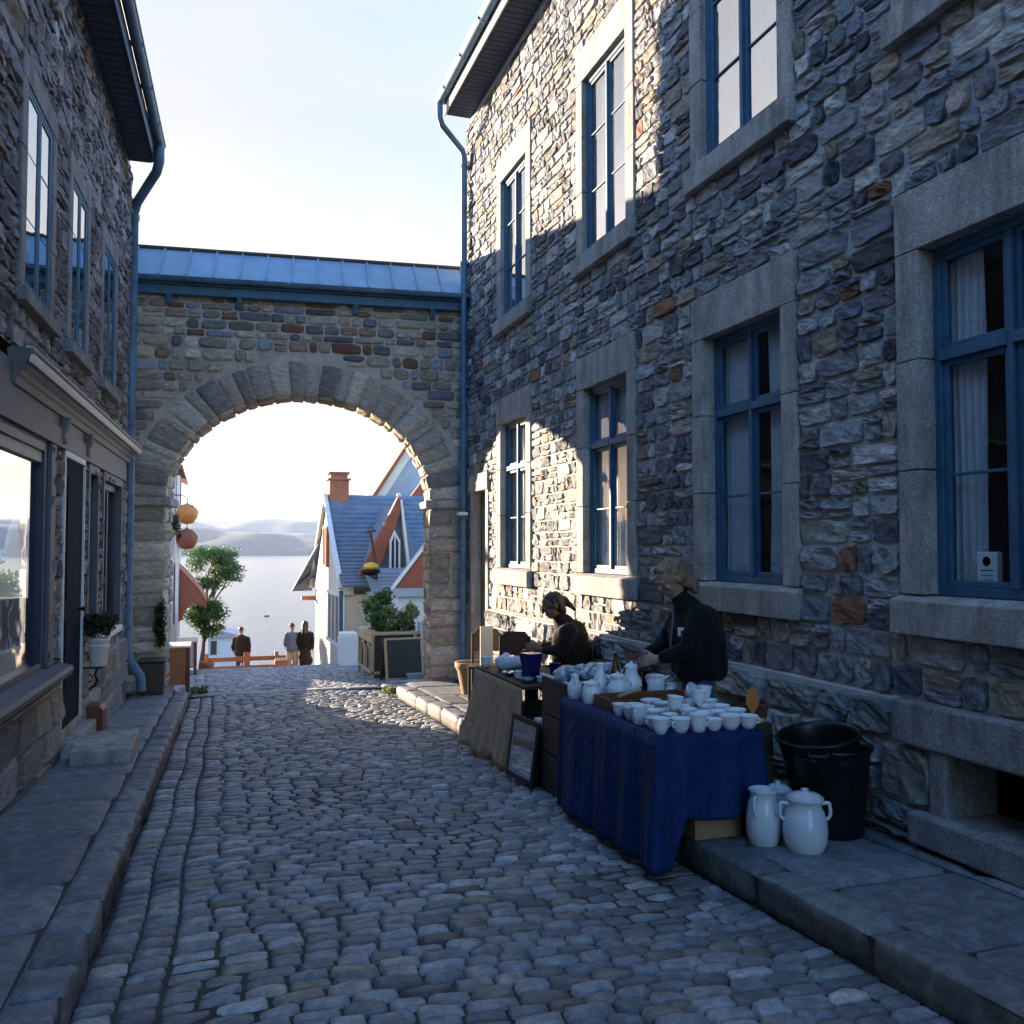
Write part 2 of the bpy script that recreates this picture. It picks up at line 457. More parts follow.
def layout(u0, u1, v0, v1, holes, lo=.12, hi=.21, wl=.16, wh=.5, j=.014, cuts=(), split=.4):
    """irregular coursed rubble rectangles around the holes (u0,u1,v0,v1)"""
    cc = list(cuts) + [h[2] for h in holes] + [h[3] for h in holes]
    out = []
    for a, b in courses(v0, v1, cc, lo, hi):
        free = [(u0, u1)]
        for h in holes:
            if h[2] < b - 1e-4 and h[3] > a + 1e-4:
                nf = []
                for p, q in free:
                    if h[1] <= p or h[0] >= q: nf.append((p, q)); continue
                    if h[0] - p > .05: nf.append((p, h[0]))
                    if q - h[1] > .05: nf.append((h[1], q))
                free = nf
        for p, q in free:
            x = p
            while x < q - 1e-4:
                w = min(wh, max(wl, random.lognormvariate(math.log((wl + wh) * .42), .45)))
                if q - (x + w) < wl * .8: w = q - x
                if w > wh * 1.3: w = w / 2
                r = random.random(); h = b - a
                if r < split and h > .13 and w > .17:
                    m = a + h * random.uniform(.34, .66)
                    if w > .33 and random.random() < .5:
                        k = x + w * random.uniform(.35, .65)
                        out.append((x, k, a, m)); out.append((k, x + w, a, m)); out.append((x, x + w, m, b))
                    elif w > .33 and random.random() < .5:
                        k = x + w * random.uniform(.35, .65)
                        out.append((x, k, m, b)); out.append((k, x + w, m, b)); out.append((x, x + w, a, m))
                    else:
                        out.append((x, x + w, a, m)); out.append((x, x + w, m, b))
                else:
                    out.append((x, x + w, a, b))
                x += w
    jj = j / 2
    return [(a + jj * random.uniform(.6, 1.5), b - jj * random.uniform(.6, 1.5), c + jj * random.uniform(.6, 1.4), d - jj * random.uniform(.6, 1.4)) for a, b, c, d in out]

# ------------------------------------------------------------------ frames of the three walls: F(u, v, d) u along, v up, d out to the street
class Frame:
    def __init__(s, o, u, n):
        s.o = o; s.u = u; s.n = n
    def __call__(s, u, v, d):
        return (s.o[0] + s.u[0] * u + s.n[0] * d, s.o[1] + s.u[1] * u + s.n[1] * d, v + 0 * u)
RW = Frame((3.75, 0), (0, 1), (-1, 0))
_l = math.hypot(.31, 7.2); _lu = (.31 / _l, 7.2 / _l)
LW = Frame((-1.30 - 6.7 * _lu[0], 6.7 - 6.7 * _lu[1]), _lu, (_lu[1], -_lu[0]))
_a = math.hypot(4.74, .5); _au = (4.74 / _a, -.5 / _a)
AW = Frame((-.99 + .99 * _au[0], 13.9 + .99 * _au[1]), _au, (_au[1], -_au[0]))

def gz(y):                    # street level along the street
    if y <= 18.7: return -.042 * y
    if y <= 60: return -.785 - (y - 18.7) * .16
    if y <= 110: return -7.39 - (y - 60) * .17
    return -15.9
KERB = .13

# ================================================================== RIGHT BUILDING
rb = empty('stone_townhouse', (3.75, 6, 0), label='tall stone townhouse along the right pavement with blue framed windows and grey stone surrounds', cat='house')
COLS = [(2.77, 4.15), (5.07, 6.45), (7.48, 8.88), (10.33, 11.70)]
LOW, UPP = (1.10, 3.60), (4.47, 6.92)
RV0, RV1 = -.75, 8.16
holes = []
for c in COLS:
    holes.append((c[0], c[1], *LOW)); holes.append((c[0], c[1], *UPP))
holes.append((12.08, 12.98, -.75, 2.66))           # green door
holes.append((2.62, 3.88, .03, .50))               # cellar opening
def in_hole(hs, u, v):
    return any(h[0] < u < h[1] and h[2] < v < h[3] for h in hs)

def backing(mb, F, u0, u1, v0, v1, hs, d=0.0, mi=0, du=.6):
    """flat wall sheet around holes"""
    us = sorted(set([u0, u1] + [x for h in hs for x in h[:2] if u0 < x < u1]))
    vs = sorted(set([v0, v1] + [x for h in hs for x in h[2:] if v0 < x < v1]))
    for a, b in zip(us, us[1:]):
        for c, e in zip(vs, vs[1:]):
            if in_hole(hs, (a + b) / 2, (c + e) / 2): continue
            mb.add([F(a, c, d), F(b, c, d), F(b, e, d), F(a, e, d)], [(0, 1, 2, 3)], mi)

ex = MB()
backing(ex, RW, -14, 13.36, RV0, RV1, holes, -.012, 1)
# end face at the archway and top
ex.hull8([(3.765, 13.30, RV0), (4.6, 13.30, RV0), (4.6, 13.36, RV0), (3.765, 13.36, RV0), (3.765, 13.30, RV1), (4.6, 13.30, RV1), (4.6, 13.36, RV1), (3.765, 13.36, RV1)], 1)
ex.box((4.6, -14, RV0), (4.7, 13.3, RV1), 2)
rects_up = layout(1.2, 13.34, .74, RV1, holes, .115, .185, .12, .42, j=.018, cuts=(.74,), split=.34)
near = [r for r in rects_up if r[0] < 7.2]; far = [r for r in rects_up if r[0] >= 7.2]
pl = [h for h in holes if h[2] < .7] + [(2.38, 4.16, .50, .75), (2.38, 4.0, -.02, .17)]
rects_pl = layout(1.2, 12.08, RV0, .72, pl, .2, .36, .35, .8, cuts=(-.35, .0), split=.15)
sets = [(*patches(near, RW, (.022, .034), grid=(10, 8), rough=.25, corner=.14, base=-.014, tilt=.2, wob=.07, edge=.92), 0),
        (*patches(far, RW, (.018, .028), grid=(7, 6), rough=.27, corner=.14, base=-.0125, tilt=.2, wob=.07, edge=.9), 0),
        (*patches(rects_pl, lambda u, v, d: RW(u, v, d + .05), (.03, .06), grid=(12, 9), rough=.36, corner=.08, wob=.05, base=-.012), 0)]
ex.add([RW(1.2, RV0, .045), RW(12.08, RV0, .045), RW(12.08, .725, .045), RW(1.2, .725, .045)], [(0, 1, 2, 3)], 1) if False else None
plm = [(2.62, 3.88, .03, .50)]
backing(ex, RW, -14, 12.08, RV0, .725, plm, .042, 1)
ex.add([RW(-14, .725, .042), RW(12.08, .725, .042), RW(12.08, .735, -.012), RW(-14, .735, -.012)], [(0, 1, 2, 3)], 1)
wall_r = patch_mesh('wall', sets, [M['stone'], M['mortar'], M['dark']], ex, rb, smooth=False)

def surround(F, parent, h, lint=.34, jamb=.175, sill=.22, mat='granite', proud=.0, dep=.16, sillout=.055, split=(.36, .66), name='surround'):
    mb = MB(); u0, u1, v0, v1 = h; g = .003
    d1 = .028 + proud; d0 = -dep
    sv = v0 + sill
    mb.box((u0 + .004, v1 - lint, d0), (u1 - .004, v1 - .004, d1), fr=F)
    ys = [sv] + [sv + (v1 - lint - sv) * s for s in split] + [v1 - lint]
    for k, (a, b) in enumerate(zip(ys, ys[1:])):
        e = .004 * (k % 2)
        mb.box((u0 + .004, a + g, d0), (u0 + jamb + e, b - g, d1 - .003 * (k % 2)), fr=F)
        mb.box((u1 - jamb - e, a + g, d0), (u1 - .004, b - g, d1 - .003 * ((k + 1) % 2)), fr=F)
    o = mb.build(name, M[mat], parent, bevel=.006)
    sb = MB()
    sb.prism([(v0, -dep), (v0, d1 + sillout), (sv - .03, d1 + sillout), (sv - .004, .0), (sv - .004, -dep)], u0 - .02, u1 + .02, lambda a, b, d: F(d, a, b))
    s2 = sb.build('sill', M[mat], parent, bevel=.008)
    return (u0 + jamb, u1 - jamb, sv, v1 - lint)

def casement(F, parent, op, mat='blue', rows=None, transom=None, bars=(), dep=-.10, glass='glass', curtains=True, mull=True, fw=.05, thin=False):
    """timber window in opening op at depth dep; returns the frame mesh"""
    u0, u1, v0, v1 = op; mb = MB()
    d0, d1 = dep - .05, dep
    def B(a, b, c, e, x=d0, y=d1): mb.box((a, c, x), (b, e, y), fr=F)
    B(u0 + .002, u0 + fw, v0, v1); B(u1 - fw, u1 - .002, v0, v1); B(u0 + fw, u1 - fw, v0, v0 + fw); B(u0 + fw, u1 - fw, v1 - fw, v1 - .002)
    um = (u0 + u1) / 2
    cells_v = [v0 + fw] + ([transom] if transom else []) + [v1 - fw]
    halves = [(u0 + fw, um - .02), (um + .02, u1 - fw)] if mull else [(u0 + fw, u1 - fw)]
    if mull: B(um - .02, um + .02, v0 + fw, v1 - fw, d0 + .005, d1 + (.001 if thin else .012))
    if transom:
        for a, b in halves: B(a, b, transom - .03, transom + .03, d0 + .003, d1 + .018)
    sw = .035
    for a, b in halves:
        for k, (c, e) in enumerate(zip(cells_v, cells_v[1:])):
            c2 = c + (.03 if k and transom else 0); e2 = e - (.03 if transom and e == transom else 0)
            x, y = d0 + .01, d1 - (.003 if thin else .012)
            B(a, a + sw, c2, e2, x, y); B(b - sw, b, c2, e2, x, y); B(a + sw, b - sw, c2, c2 + sw, x, y); B(a + sw, b - sw, e2 - sw, e2, x, y)
            for z in bars:
                if c2 + .1 < z < e2 - .1: B(a + sw, b - sw, z - .009, z + .009, x + .004, y - .006)
    fr = mb.build('window', M[mat], parent, bevel=.004)
    for k, (a, b) in enumerate(halves):
        pm = MB(); e_ = dep - (.010 if thin else .03) - .002 * k; pm.add([F(a + .01, v0 + fw + .01, e_), F(b - .01, v0 + fw + .01, e_), F(b - .01, v1 - fw - .01, e_), F(a + .01, v1 - fw - .01, e_)], [(0, 1, 2, 3)])
        pm.build('pane', M[glass], fr)
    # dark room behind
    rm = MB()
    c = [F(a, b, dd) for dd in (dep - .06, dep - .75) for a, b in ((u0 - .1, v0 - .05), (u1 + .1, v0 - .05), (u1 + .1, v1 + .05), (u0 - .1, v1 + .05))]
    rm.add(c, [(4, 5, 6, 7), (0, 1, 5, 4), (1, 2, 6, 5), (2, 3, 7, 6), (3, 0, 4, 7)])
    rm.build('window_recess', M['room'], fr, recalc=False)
    if curtains:
        cw = (u1 - u0) * (.36 if curtains is True else curtains) + .07
        for side in (0, 1):
            a0 = u0 - .06 if side == 0 else u1 + .08 - cw
            nn = 46; vs = []; 
            for r, z in enumerate(np.linspace(v0 - .02, v1 + .02, 9)):
                for i in range(nn + 1):
                    t = i / nn
                    x = a0 + cw * t + .006 * math.sin(r * .8 + i)
                    vs.append(F(x, z, dep - .10 + .016 * math.sin(t * 44 + .5 * math.sin(z * 2)) + .007 * math.sin(t * 97)))
            fs = [(r * (nn + 1) + i, r * (nn + 1) + i + 1, (r + 1) * (nn + 1) + i + 1, (r + 1) * (nn + 1) + i) for r in range(8) for i in range(nn)]
            cm = MB(); cm.add(vs, fs, 0, True); cm.build('curtain', M['curtain'], fr, recalc=False)
    return fr

win_r = {}
for k, c in enumerate(COLS):
    for lv, (z0, z1) in enumerate((LOW, UPP)):
        op = surround(RW, rb, (c[0], c[1], z0, z1), lint=.35, split=(.36, .68))
        if lv == 0:
            win_r[k] = casement(RW, rb, op, transom=2.64, bars=(1.98,), curtains=(.26 if k < 1 else (.40 if k < 2 else .5)), dep=(-.08 if k < 2 else -.055))
        else:
            h = op[3] - op[2]
            casement(RW, rb, op, bars=(op[2] + h * .345, op[2] + h * .67), glass='glass_double', curtains=.5, dep=-.03)
# things on the inside sills of the two near windows
mb = MB(); mb.box((3.62, 1.375, -.165), (3.75, 1.56, -.125), fr=RW); o = mb.build('paper_bag', M['paper'], None, bevel=.006)
tag(o, 'small white printed paper bag on the inner sill of the nearest ground floor window', 'bag')
mb2 = MB()
for (a, b, c, e) in ((3.645, 3.725, 1.46, 1.466), (3.645, 3.725, 1.41, 1.414), (3.645, 3.725, 1.435, 1.439)): mb2.box((a, c, -.126), (b, e, -.1235), fr=RW)
mb2.lathe([(.001, 0), (.026, 0), (.026, .001)], (0, 0, 0), 12)
mb2.v = [(p[0], p[1], p[2]) if i < 24 else (3.75 + .1235, 3.685 + p[0], 1.51 + p[1]) for i, p in enumerate(mb2.v)]
setp(mb2.build('printed_mark', M['grey_paint'], None, recalc=False), o)
mb = MB(); mb.lathe([(.03, 0), (.042, .04), (.036, .10), (.02, .12)], (3.75 + .15, 5.38, 1.375), 16); mb.ball((3.75 + .15, 5.38, 1.53), .042, sz=.85)
o = mb.build('ornament', [M['terracotta']], None)
tag(o, 'small terracotta round-topped ornament behind the glass of the window above the black bins', 'ornament')

# green door
dr = MB(); u0, u1 = 12.20, 12.88
dr.box((u0, -.39, -.16), (u1, 2.40, -.11), fr=RW)
for a, b in ((.05, .9), (1.05, 2.2)):
    for s in (0, 1):
        x = u0 + .08 + s * .29; dr.box((x, a, -.11), (x + .23, b, -.098), fr=RW)
door = dr.build('door', M['green'], rb, bevel=.004)
kn = MB(); kn.ball(RW(12.27, .95, -.07), .028); kn.build('handle', M['iron'], door)
df = MB(); df.box((12.08, -.7, -.17), (12.20, 2.41, .03), fr=RW); df.box((12.88, -.7, -.17), (12.98, 2.41, .03), fr=RW)
df.box((12.06, 2.41, -.17), (13.0, 2.66, .05), fr=RW); df.box((12.2, -.42, -.2), (12.88, -.39, .03), fr=RW)
df.build('door_surround', M['granite'], rb, bevel=.006)
# cellar opening with stone frame
cf = MB()
cf.box((3.78, .12, -.28), (3.90, .50, .085), fr=RW); cf.box((2.5, .12, -.28), (2.70, .50, .085), fr=RW)
cf.box((2.4, .50, -.28), (4.15, .74, .11), fr=RW)
cf.build('cellar_surround', M['granite_dark'], rb, bevel=.02, seg=3)
cs = MB(); cs.box((2.4, .0, -.28), (3.98, .165, .16), fr=RW); cs.build('cellar_sill', M['granite_dark'], rb, bevel=.015)
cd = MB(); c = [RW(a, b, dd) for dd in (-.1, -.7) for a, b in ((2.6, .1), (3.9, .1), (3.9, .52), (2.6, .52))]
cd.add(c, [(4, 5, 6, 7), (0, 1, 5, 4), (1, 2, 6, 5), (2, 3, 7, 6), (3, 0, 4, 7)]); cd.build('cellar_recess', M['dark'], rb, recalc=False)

# eaves: boarded soffit, fascia, gutter
ev = MB()
ev.box((-14, 8.15, -.2), (13.0, 8.19, .42), fr=RW)
k = 0
for y in np.arange(-14, 13.0, .11):
    ev.box((y + .006, 8.138, .03), (min(y + .104, 13.0), 8.15, .40), fr=RW)
ev.build('soffit', M['soffit'], rb)
fa = MB(); fa.box((-14, 8.12, .42), (13.02, 8.33, .445), fr=RW); fa.box((-14, 8.06, .0), (13.0, 8.138, .03), fr=RW)
fa.build('fascia', M['soffit_white'], rb, bevel=.004)
def gutter_mesh(F, u0, u1, z, d, r=.075, name='gutter', mat='gutter_blue', parent=None):
    g = MB(); n = 9
    prof = [(r * math.cos(PI + PI * i / n) + r, r * math.sin(PI + PI * i / n)) for i in range(n + 1)]
    prof = [(a, b + 0) for a, b in prof] + [(a * .93 + .005, b * .9) for a, b in prof[::-1]]
    g.prism([(p[0], p[1]) for p in prof], u0, u1, lambda a, b, dd: F(dd, z + b, d + a))
    for e in (u0, u1):
        g.prism([(p[0], p[1]) for p in prof[:n + 1]], e - .004, e + .004, lambda a, b, dd: F(dd, z + b, d + a))
    x = u0 + .4
    while x < u1: g.prism([(-.01, .01), (-.01, -r * .6), (r, -r * 1.12), (2 * r + .01, -r * .5), (2 * r + .01, .012), (2 * r, 0), (r, -r * 1.02), (0, -.0)], x, x + .03, lambda a, b, dd: F(dd, z + b, d + a)); x += .9
    g.tube([F(u0, z + .002, d + 2 * r), F(u1, z + .002, d + 2 * r)], .011, 8)
    return g.build(name, M[mat], parent)
gutter_mesh(RW, -14, 13.02, 8.33, .447, .068, parent=rb)
rf = MB(); rf.prism([(.58, 8.35), (.58, 8.37), (-4, 10.7), (-8.5, 8.39), (-8.5, 8.35), (-4, 10.6)], -14, 13.05, lambda a, b, dd: RW(dd, b, a))
rf.build('roof', M['pale_roof'], rb)
dp = MB()
dp.tube([RW(12.92, 8.28, .53), RW(12.93, 8.04, .53), RW(12.97, 7.95, .48), RW(13.13, 7.68, .12), RW(13.15, 7.58, .085), RW(13.15, 4, .085), RW(13.15, -.1, .085), RW(13.12, -.28, .1), RW(13.05, -.40, .2)], .048, 14)
for z in (7.4, 5.9, 4.0, 2.0, .6):
    dp.lathe([(.053, 0), (.057, .01), (.057, .06), (.053, .07)], RW(13.15, z, .085), 14)
    dp.box((13.09, z + .015, .0), (13.21, z + .05, .06), fr=RW)
dp.build('downpipe', M['gutter_blue'], rb)
# small white lamp on the wall beside the pipe
mb = MB(); mb.box((13.0, 2.07, .05), (13.12, 2.12, .2), fr=RW); mb.build('junction_box', M['white_paint'], rb, bevel=.008)

# ================================================================== ARCHWAY
ar = empty('stone_archway', (1.3, 13.65, -.5), label='stone arch bridging the street between the two houses under a blue metal roof', cat='archway')
CX, A1, B1, SPR = 1.33, 1.91, 1.55, 2.31          # inner half ellipse
A2, B2 = 2.42, 2.06
TH = .78                                           # thickness of the wall
AU0, AU1, AV0, AV1 = -1.12, 3.95, -.72, 5.30
am = MB(); nA = 48
def ell(t, a, b): return (CX + a * math.cos(t), SPR + b * math.sin(t))
ins = [ell(PI - PI * i / nA, A1 + .03, B1 + .03) for i in range(nA + 1)]
for d in (-.012, -TH + .012):
    for (p, q) in zip(ins, ins[1:]):
        am.add([AW(p[0], p[1], d), AW(q[0], q[1], d), AW(q[0], AV1, d), AW(p[0], AV1, d)], [(0, 1, 2, 3)], 1)
    for a, b in ((AU0, CX - A1 - .03), (CX + A1 + .03, AU1)):
        am.add([AW(a, AV0, d), AW(b, AV0, d), AW(b, AV1, d), AW(a, AV1, d)], [(0, 1, 2, 3)], 1)
for p, q in zip(ins, ins[1:]):
    am.add([AW(p[0], p[1], -.012), AW(q[0], q[1], -.012), AW(q[0], q[1], -TH + .012), AW(p[0], p[1], -TH + .012)], [(0, 1, 2, 3)], 1)
for x in (CX - A1 - .03, CX + A1 + .03):
    am.add([AW(x, AV0, -.012), AW(x, AV0, -TH + .012), AW(x, SPR, -TH + .012), AW(x, SPR, -.012)], [(0, 1, 2, 3)], 1)
for a, b in ((AU0, 0), (AU1, 0)):
    am.add([AW(a, AV0, -.012), AW(a, AV0, -TH + .012), AW(a, AV1, -TH + .012), AW(a, AV1, -.012)], [(0, 1, 2, 3)], 1)
am.add([AW(AU0, AV1, -.012), AW(AU1, AV1, -.012), AW(AU1, AV1, -TH + .012), AW(AU0, AV1, -TH + .012)], [(0, 1, 2, 3)], 1)
ARCHPAL = [((.37, .31, .245), 5), ((.27, .24, .20), 4), ((.14, .14, .15), 2.4), ((.43, .38, .31), 3), ((.24, .165, .12), 1.8), ((.17, .085, .055), .8), ((.22, .25, .29), 2)]
PIERPAL = [((.46, .41, .33), 5), ((.36, .33, .28), 3), ((.52, .46, .38), 3), ((.31, .27, .21), 2)]
sp = []
for r in layout(AU0 + .02, AU1, 2.42, AV1, [], .1, .2, .14, .46, j=.02, split=.12):
    vm = (r[2] + r[3]) / 2; um = (r[0] + r[1]) / 2
    def outside(u, v, e=0.02):
        return ((u - CX) / (A2 + e)) ** 2 + ((v - SPR) / (B2 + e)) ** 2 > 1
    # clip the stone against the ring
    a, b = r[0], r[1]
    vv = r[2]
    if (vv - SPR) < B2 + .02:
        hw = (A2 + .03) * math.sqrt(max(0, 1 - ((vv - SPR) / (B2 + .03)) ** 2))
        L, R_ = CX - hw, CX + hw
        if a < L < b: b = L
        elif a < R_ < b: a = R_
        elif a >= L and b <= R_: continue
    if b - a < .06: continue
    sp.append((a, b, r[2], r[3]))
fS = [(*patches(sp, AW, (.014, .03), ARCHPAL, grid=(7, 6), rough=.3, corner=.16, base=-.006), 0)]
# piers
pr_ = layout(AU0 + .02, CX - A1 - .0, AV0, 2.18, [], .17, .3, .3, .6, j=.02, split=.0) + layout(CX + A1, AU1, AV0, 2.18, [], .17, .3, .3, .6, j=.02, split=0)
fS.append((*patches(pr_, AW, (.015, .03), PIERPAL, grid=(8, 6), rough=.3, corner=.08), 0))
# pier reveals (inner faces)
for sx in (-1, 1):
    fx = (lambda sx: (lambda u, v, d: AW(CX + sx * (A1 + .02) - sx * d, v, -u)))(sx)
    fS.append((*patches(layout(0.0, TH, AV0, 2.18, [], .15, .28, .22, .5, j=.018, split=.1), fx, (.015, .032), PIERPAL, grid=(7, 6), rough=.3, corner=.06), 0))
wall_a = patch_mesh('wall', fS, [M['stone_far'], M['mortar_arch']], am, ar)
# ring of voussoirs on the face and the rough intrados
nv = 28; ts = np.linspace(0, PI, nv + 1); ts[1:-1] += RNG.uniform(-.028, .028, nv - 1)
vr = []
for a, b in zip(ts, ts[1:]): vr.append((a + .004, b - .004, .0, random.uniform(.93, 1.0)))
def ring_fn(u, v, d):
    x = CX + (A1 + (A2 - A1) * v) * np.cos(u); z = SPR + (B1 + (B2 - B1) * v) * np.sin(u)
    return AW(x, z, d)
RINGPAL = [((.40, .355, .30), 5), ((.32, .285, .25), 4), ((.44, .40, .35), 2), ((.23, .22, .215), 1.3)]
def scaled(rects, fn, ku, kv, **kw):
    """patches whose first two coordinates are stretched so that both are in metres while shaping"""
    rr = [(a * ku, b * ku, c * kv, e * kv) for a, b, c, e in rects]
    return patches(rr, lambda u, v, d: fn(u / ku, v / kv, d), **kw)
rs = [(*scaled(vr, ring_fn, 1.85, .55, depth=(.014, .024), pal=RINGPAL, grid=(5, 8), rough=.25, corner=.04, wob=.03, base=-.004), 0)]
sof = []
for a, b in zip(ts, ts[1:]):
    x = 0
    while x < TH - .02:
        w = min(TH - x, random.uniform(.22, .45))
        if TH - x - w < .12: w = TH - x
        sof.append((a + .005, b - .005, x + .006, x + w - .006)); x += w
def sof_fn(u, v, d):
    return AW(CX + (A1 + .025 - d) * np.cos(u), SPR + (B1 + .025 - d) * np.sin(u), -v)
rs.append((*scaled(sof, sof_fn, 1.75, 1, depth=(.015, .028), pal=PIERPAL, grid=(6, 6), rough=.22, corner=.05, wob=.03), 0))
patch_mesh('arch_ring', rs, [M['stone_far'], M['mortar_arch']], None, ar)
for a, b in ((AU0, CX - A1 + .07), (CX + A1 - .07, 3.68)):
    im = MB(); im.box((a, 2.19, -TH - .05), (b, 2.31, .06), fr=AW)
    im.build('impost', M['granite'], ar, bevel=.02, seg=3)
# roof, gutter, brackets
rfm = MB()
ez, rz_, rd = 5.45, 6.03, -.42
rfm.prism([(.20, ez), (.20, ez + .03), (rd, rz_ + .03), (-1.05, ez + .03), (-1.05, ez), (rd, rz_)], AU0 + .02, 3.79, lambda a, b, dd: AW(dd, b, a))
sl = math.hypot(.62, .6)
for i in range(14):
    u = AU0 + .05 + i * (3.72 - AU0) / 13
    rfm.hull8([AW(u - .012, ez + .03, .2), AW(u + .012, ez + .03, .2), AW(u + .012, rz_ + .03, rd), AW(u - .012, rz_ + .03, rd),
               AW(u - .009, ez + .065, .21), AW(u + .009, ez + .065, .21), AW(u + .009, rz_ + .065, rd), AW(u - .009, rz_ + .065, rd)])
roof_a = rfm.build('roof', M['roof_blue'], ar)
rg = MB(); rg.tube([AW(AU0, rz_ + .04, rd), AW(3.8, rz_ + .04, rd)], .035, 10); rg.build('ridge_cap', M['wood_dark'], roof_a)
bx = MB(); bx.box((AU0 + .02, 5.24, -.0), (3.80, 5.37, .14), fr=AW); bx.box((AU0 + .02, 5.37, -.0), (3.80, 5.45, .19), fr=AW)
bx.build('eaves_board', M['blue'], ar, bevel=.006)
gutter_mesh(AW, AU0 + .02, 3.84, 5.45, .195, .055, parent=ar)
for u in (-.56, .41, 2.09, 3.26):
    b = MB(); b.prism([(0, 5.10), (0, 5.30), (.13, 5.30), (.13, 5.22), (.07, 5.11)], u - .04, u + .04, lambda a, bb, dd: AW(dd, bb, a))
    b.build('bracket', M['blue'], ar, bevel=.01)

# ================================================================== LEFT BUILDING
lb = empty('shop_house', (-1.6, 9, 0), label='dark stone house with a shopfront under a long cornice and three upper windows', cat='house')
LE = 12.92                                           # far corner
LV1 = 6.60
UL = [(6.95, 8.12), (8.67, 9.75), (10.48, 11.66)]
lholes = [(a, b, 3.30, 5.12) for a, b in UL]
SHOPW = (6.3, 8.12, .60, 2.42)                       # big shop window
DOOR = (8.66, 9.66, -.25, 2.46)
SW1, SW2 = (9.98, 10.48, .64, 2.34), (10.92, 12.28, .64, 2.34)
FASC = (4.2, 12.7, 2.44, 2.98)
lholes += [SHOPW, DOOR, SW1, SW2, FASC]
lx = MB()
backing(lx, LW, 4.0, LE, -.7, LV1, lholes, -.012, 1)
backing(lx, LW, -14, 4.0, -.7, LV1, [], -.012, 1)
# end (gable) wall with a window added so its sea view replaces the shop pane's reflection, back wall
def LP(u, v, d): return LW(u, v, d)
gh = [(-1.95, -.62, .95, 3.15)]
def gable(u, v, d): return LW(LE - d, v, u)
backing(lx, gable, -5.5, 0.0, -.7, LV1, gh, 0, 1)
backing(lx, gable, -5.5, -.02, -.7, LV1, gh, .22, 2)
lx.add([LW(-14, -.7, -5.5), LW(LE, -.7, -5.5), LW(LE, LV1, -5.5), LW(-14, LV1, -5.5)], [(0, 1, 2, 3)], 2)
for (a, b) in ((gh[0][0], gh[0][2]), (gh[0][1], gh[0][3])):
    lx.add([gable(a, gh[0][2], 0), gable(a, gh[0][3], 0), gable(a, gh[0][3], .22), gable(a, gh[0][2], .22)], [(0, 1, 2, 3)], 2)
    lx.add([gable(gh[0][0], b, 0), gable(gh[0][1], b, 0), gable(gh[0][1], b, .22), gable(gh[0][0], b, .22)], [(0, 1, 2, 3)], 2)
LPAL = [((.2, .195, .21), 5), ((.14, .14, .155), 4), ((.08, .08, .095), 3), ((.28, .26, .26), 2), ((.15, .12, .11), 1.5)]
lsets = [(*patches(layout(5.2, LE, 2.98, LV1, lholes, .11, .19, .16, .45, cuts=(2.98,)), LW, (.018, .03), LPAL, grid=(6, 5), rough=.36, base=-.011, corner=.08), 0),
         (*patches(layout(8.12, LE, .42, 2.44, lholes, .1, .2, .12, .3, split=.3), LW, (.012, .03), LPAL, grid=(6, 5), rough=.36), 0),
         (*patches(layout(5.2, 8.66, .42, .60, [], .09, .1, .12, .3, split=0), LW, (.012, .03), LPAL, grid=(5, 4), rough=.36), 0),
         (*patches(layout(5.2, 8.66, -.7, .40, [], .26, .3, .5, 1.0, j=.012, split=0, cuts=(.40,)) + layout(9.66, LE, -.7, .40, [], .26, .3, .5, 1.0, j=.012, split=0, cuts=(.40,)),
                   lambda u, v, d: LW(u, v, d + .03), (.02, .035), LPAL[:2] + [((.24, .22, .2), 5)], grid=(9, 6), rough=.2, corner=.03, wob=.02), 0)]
backing(lx, LW, 4.0, 8.66, -.7, .405, [], .025, 1); backing(lx, LW, 9.66, LE, -.7, .405, [], .025, 1)
lx.add([LW(4.0, .405, .025), LW(8.66, .405, .025), LW(8.66, .405, -.012), LW(4.0, .405, -.012)], [(0, 1, 2, 3)], 1)
patch_mesh('wall', lsets, [M['stone'], M['mortar'], M['room']], lx, lb, smooth=False)

for (a, b) in UL:
    op = surround(LW, lb, (a, b, 3.30, 5.12), lint=.2, jamb=.15, sill=.13, sillout=.05, mat='granite_dark')
    h = op[3] - op[2]
    casement(LW, lb, op, bars=(op[2] + h * .36, op[2] + h * .68), glass='glass_double', curtains=False, dep=.018, thin=True, fw=.035)

# shopfront: panelled grey frames, fascia, cornice
sf = MB()
sf.box((4.0, 2.44, -.10), (12.62, 2.60, .035), fr=LW)
sf.box((4.0, 2.60, -.10), (12.66, 2.86, .02), fr=LW)
for a, b in ((8.12, 8.3),): sf.box((a, .62, -.02), (b, 2.438, .03), fr=LW)
sf.build('shopfront_fascia', M['grey_paint'], lb, bevel=.006)
co = MB()
cp = [(2.70, .02), (2.70, .04), (2.755, .048), (2.775, .065), (2.80, .07), (2.83, .10), (2.86, .105), (2.86, .118), (2.95, .128), (2.96, .12), (2.955, .0), (2.94, -.02)]
co.prism(cp, 6.85, 13.18, lambda a, b, dd: LW(dd, a, b))
crn = co.build('cornice', M['grey_paint'], lb, bevel=.004)
g2 = MB(); g2.prism([(2.85, .12), (2.85, .138), (2.88, .150), (2.905, .155), (2.905, .13), (2.87, .122)], 6.84, 13.2, lambda a, b, dd: LW(dd, a, b))
g2.build('gutter', M['white_paint'], crn, bevel=.003)
g3 = MB(); g3.prism([(2.945, .10), (2.945, .142), (2.96, .146), (2.965, .10)], 6.84, 13.22, lambda a, b, dd: LW(dd, a, b))
g3.build('lead_edge', M['soffit_white'], crn)
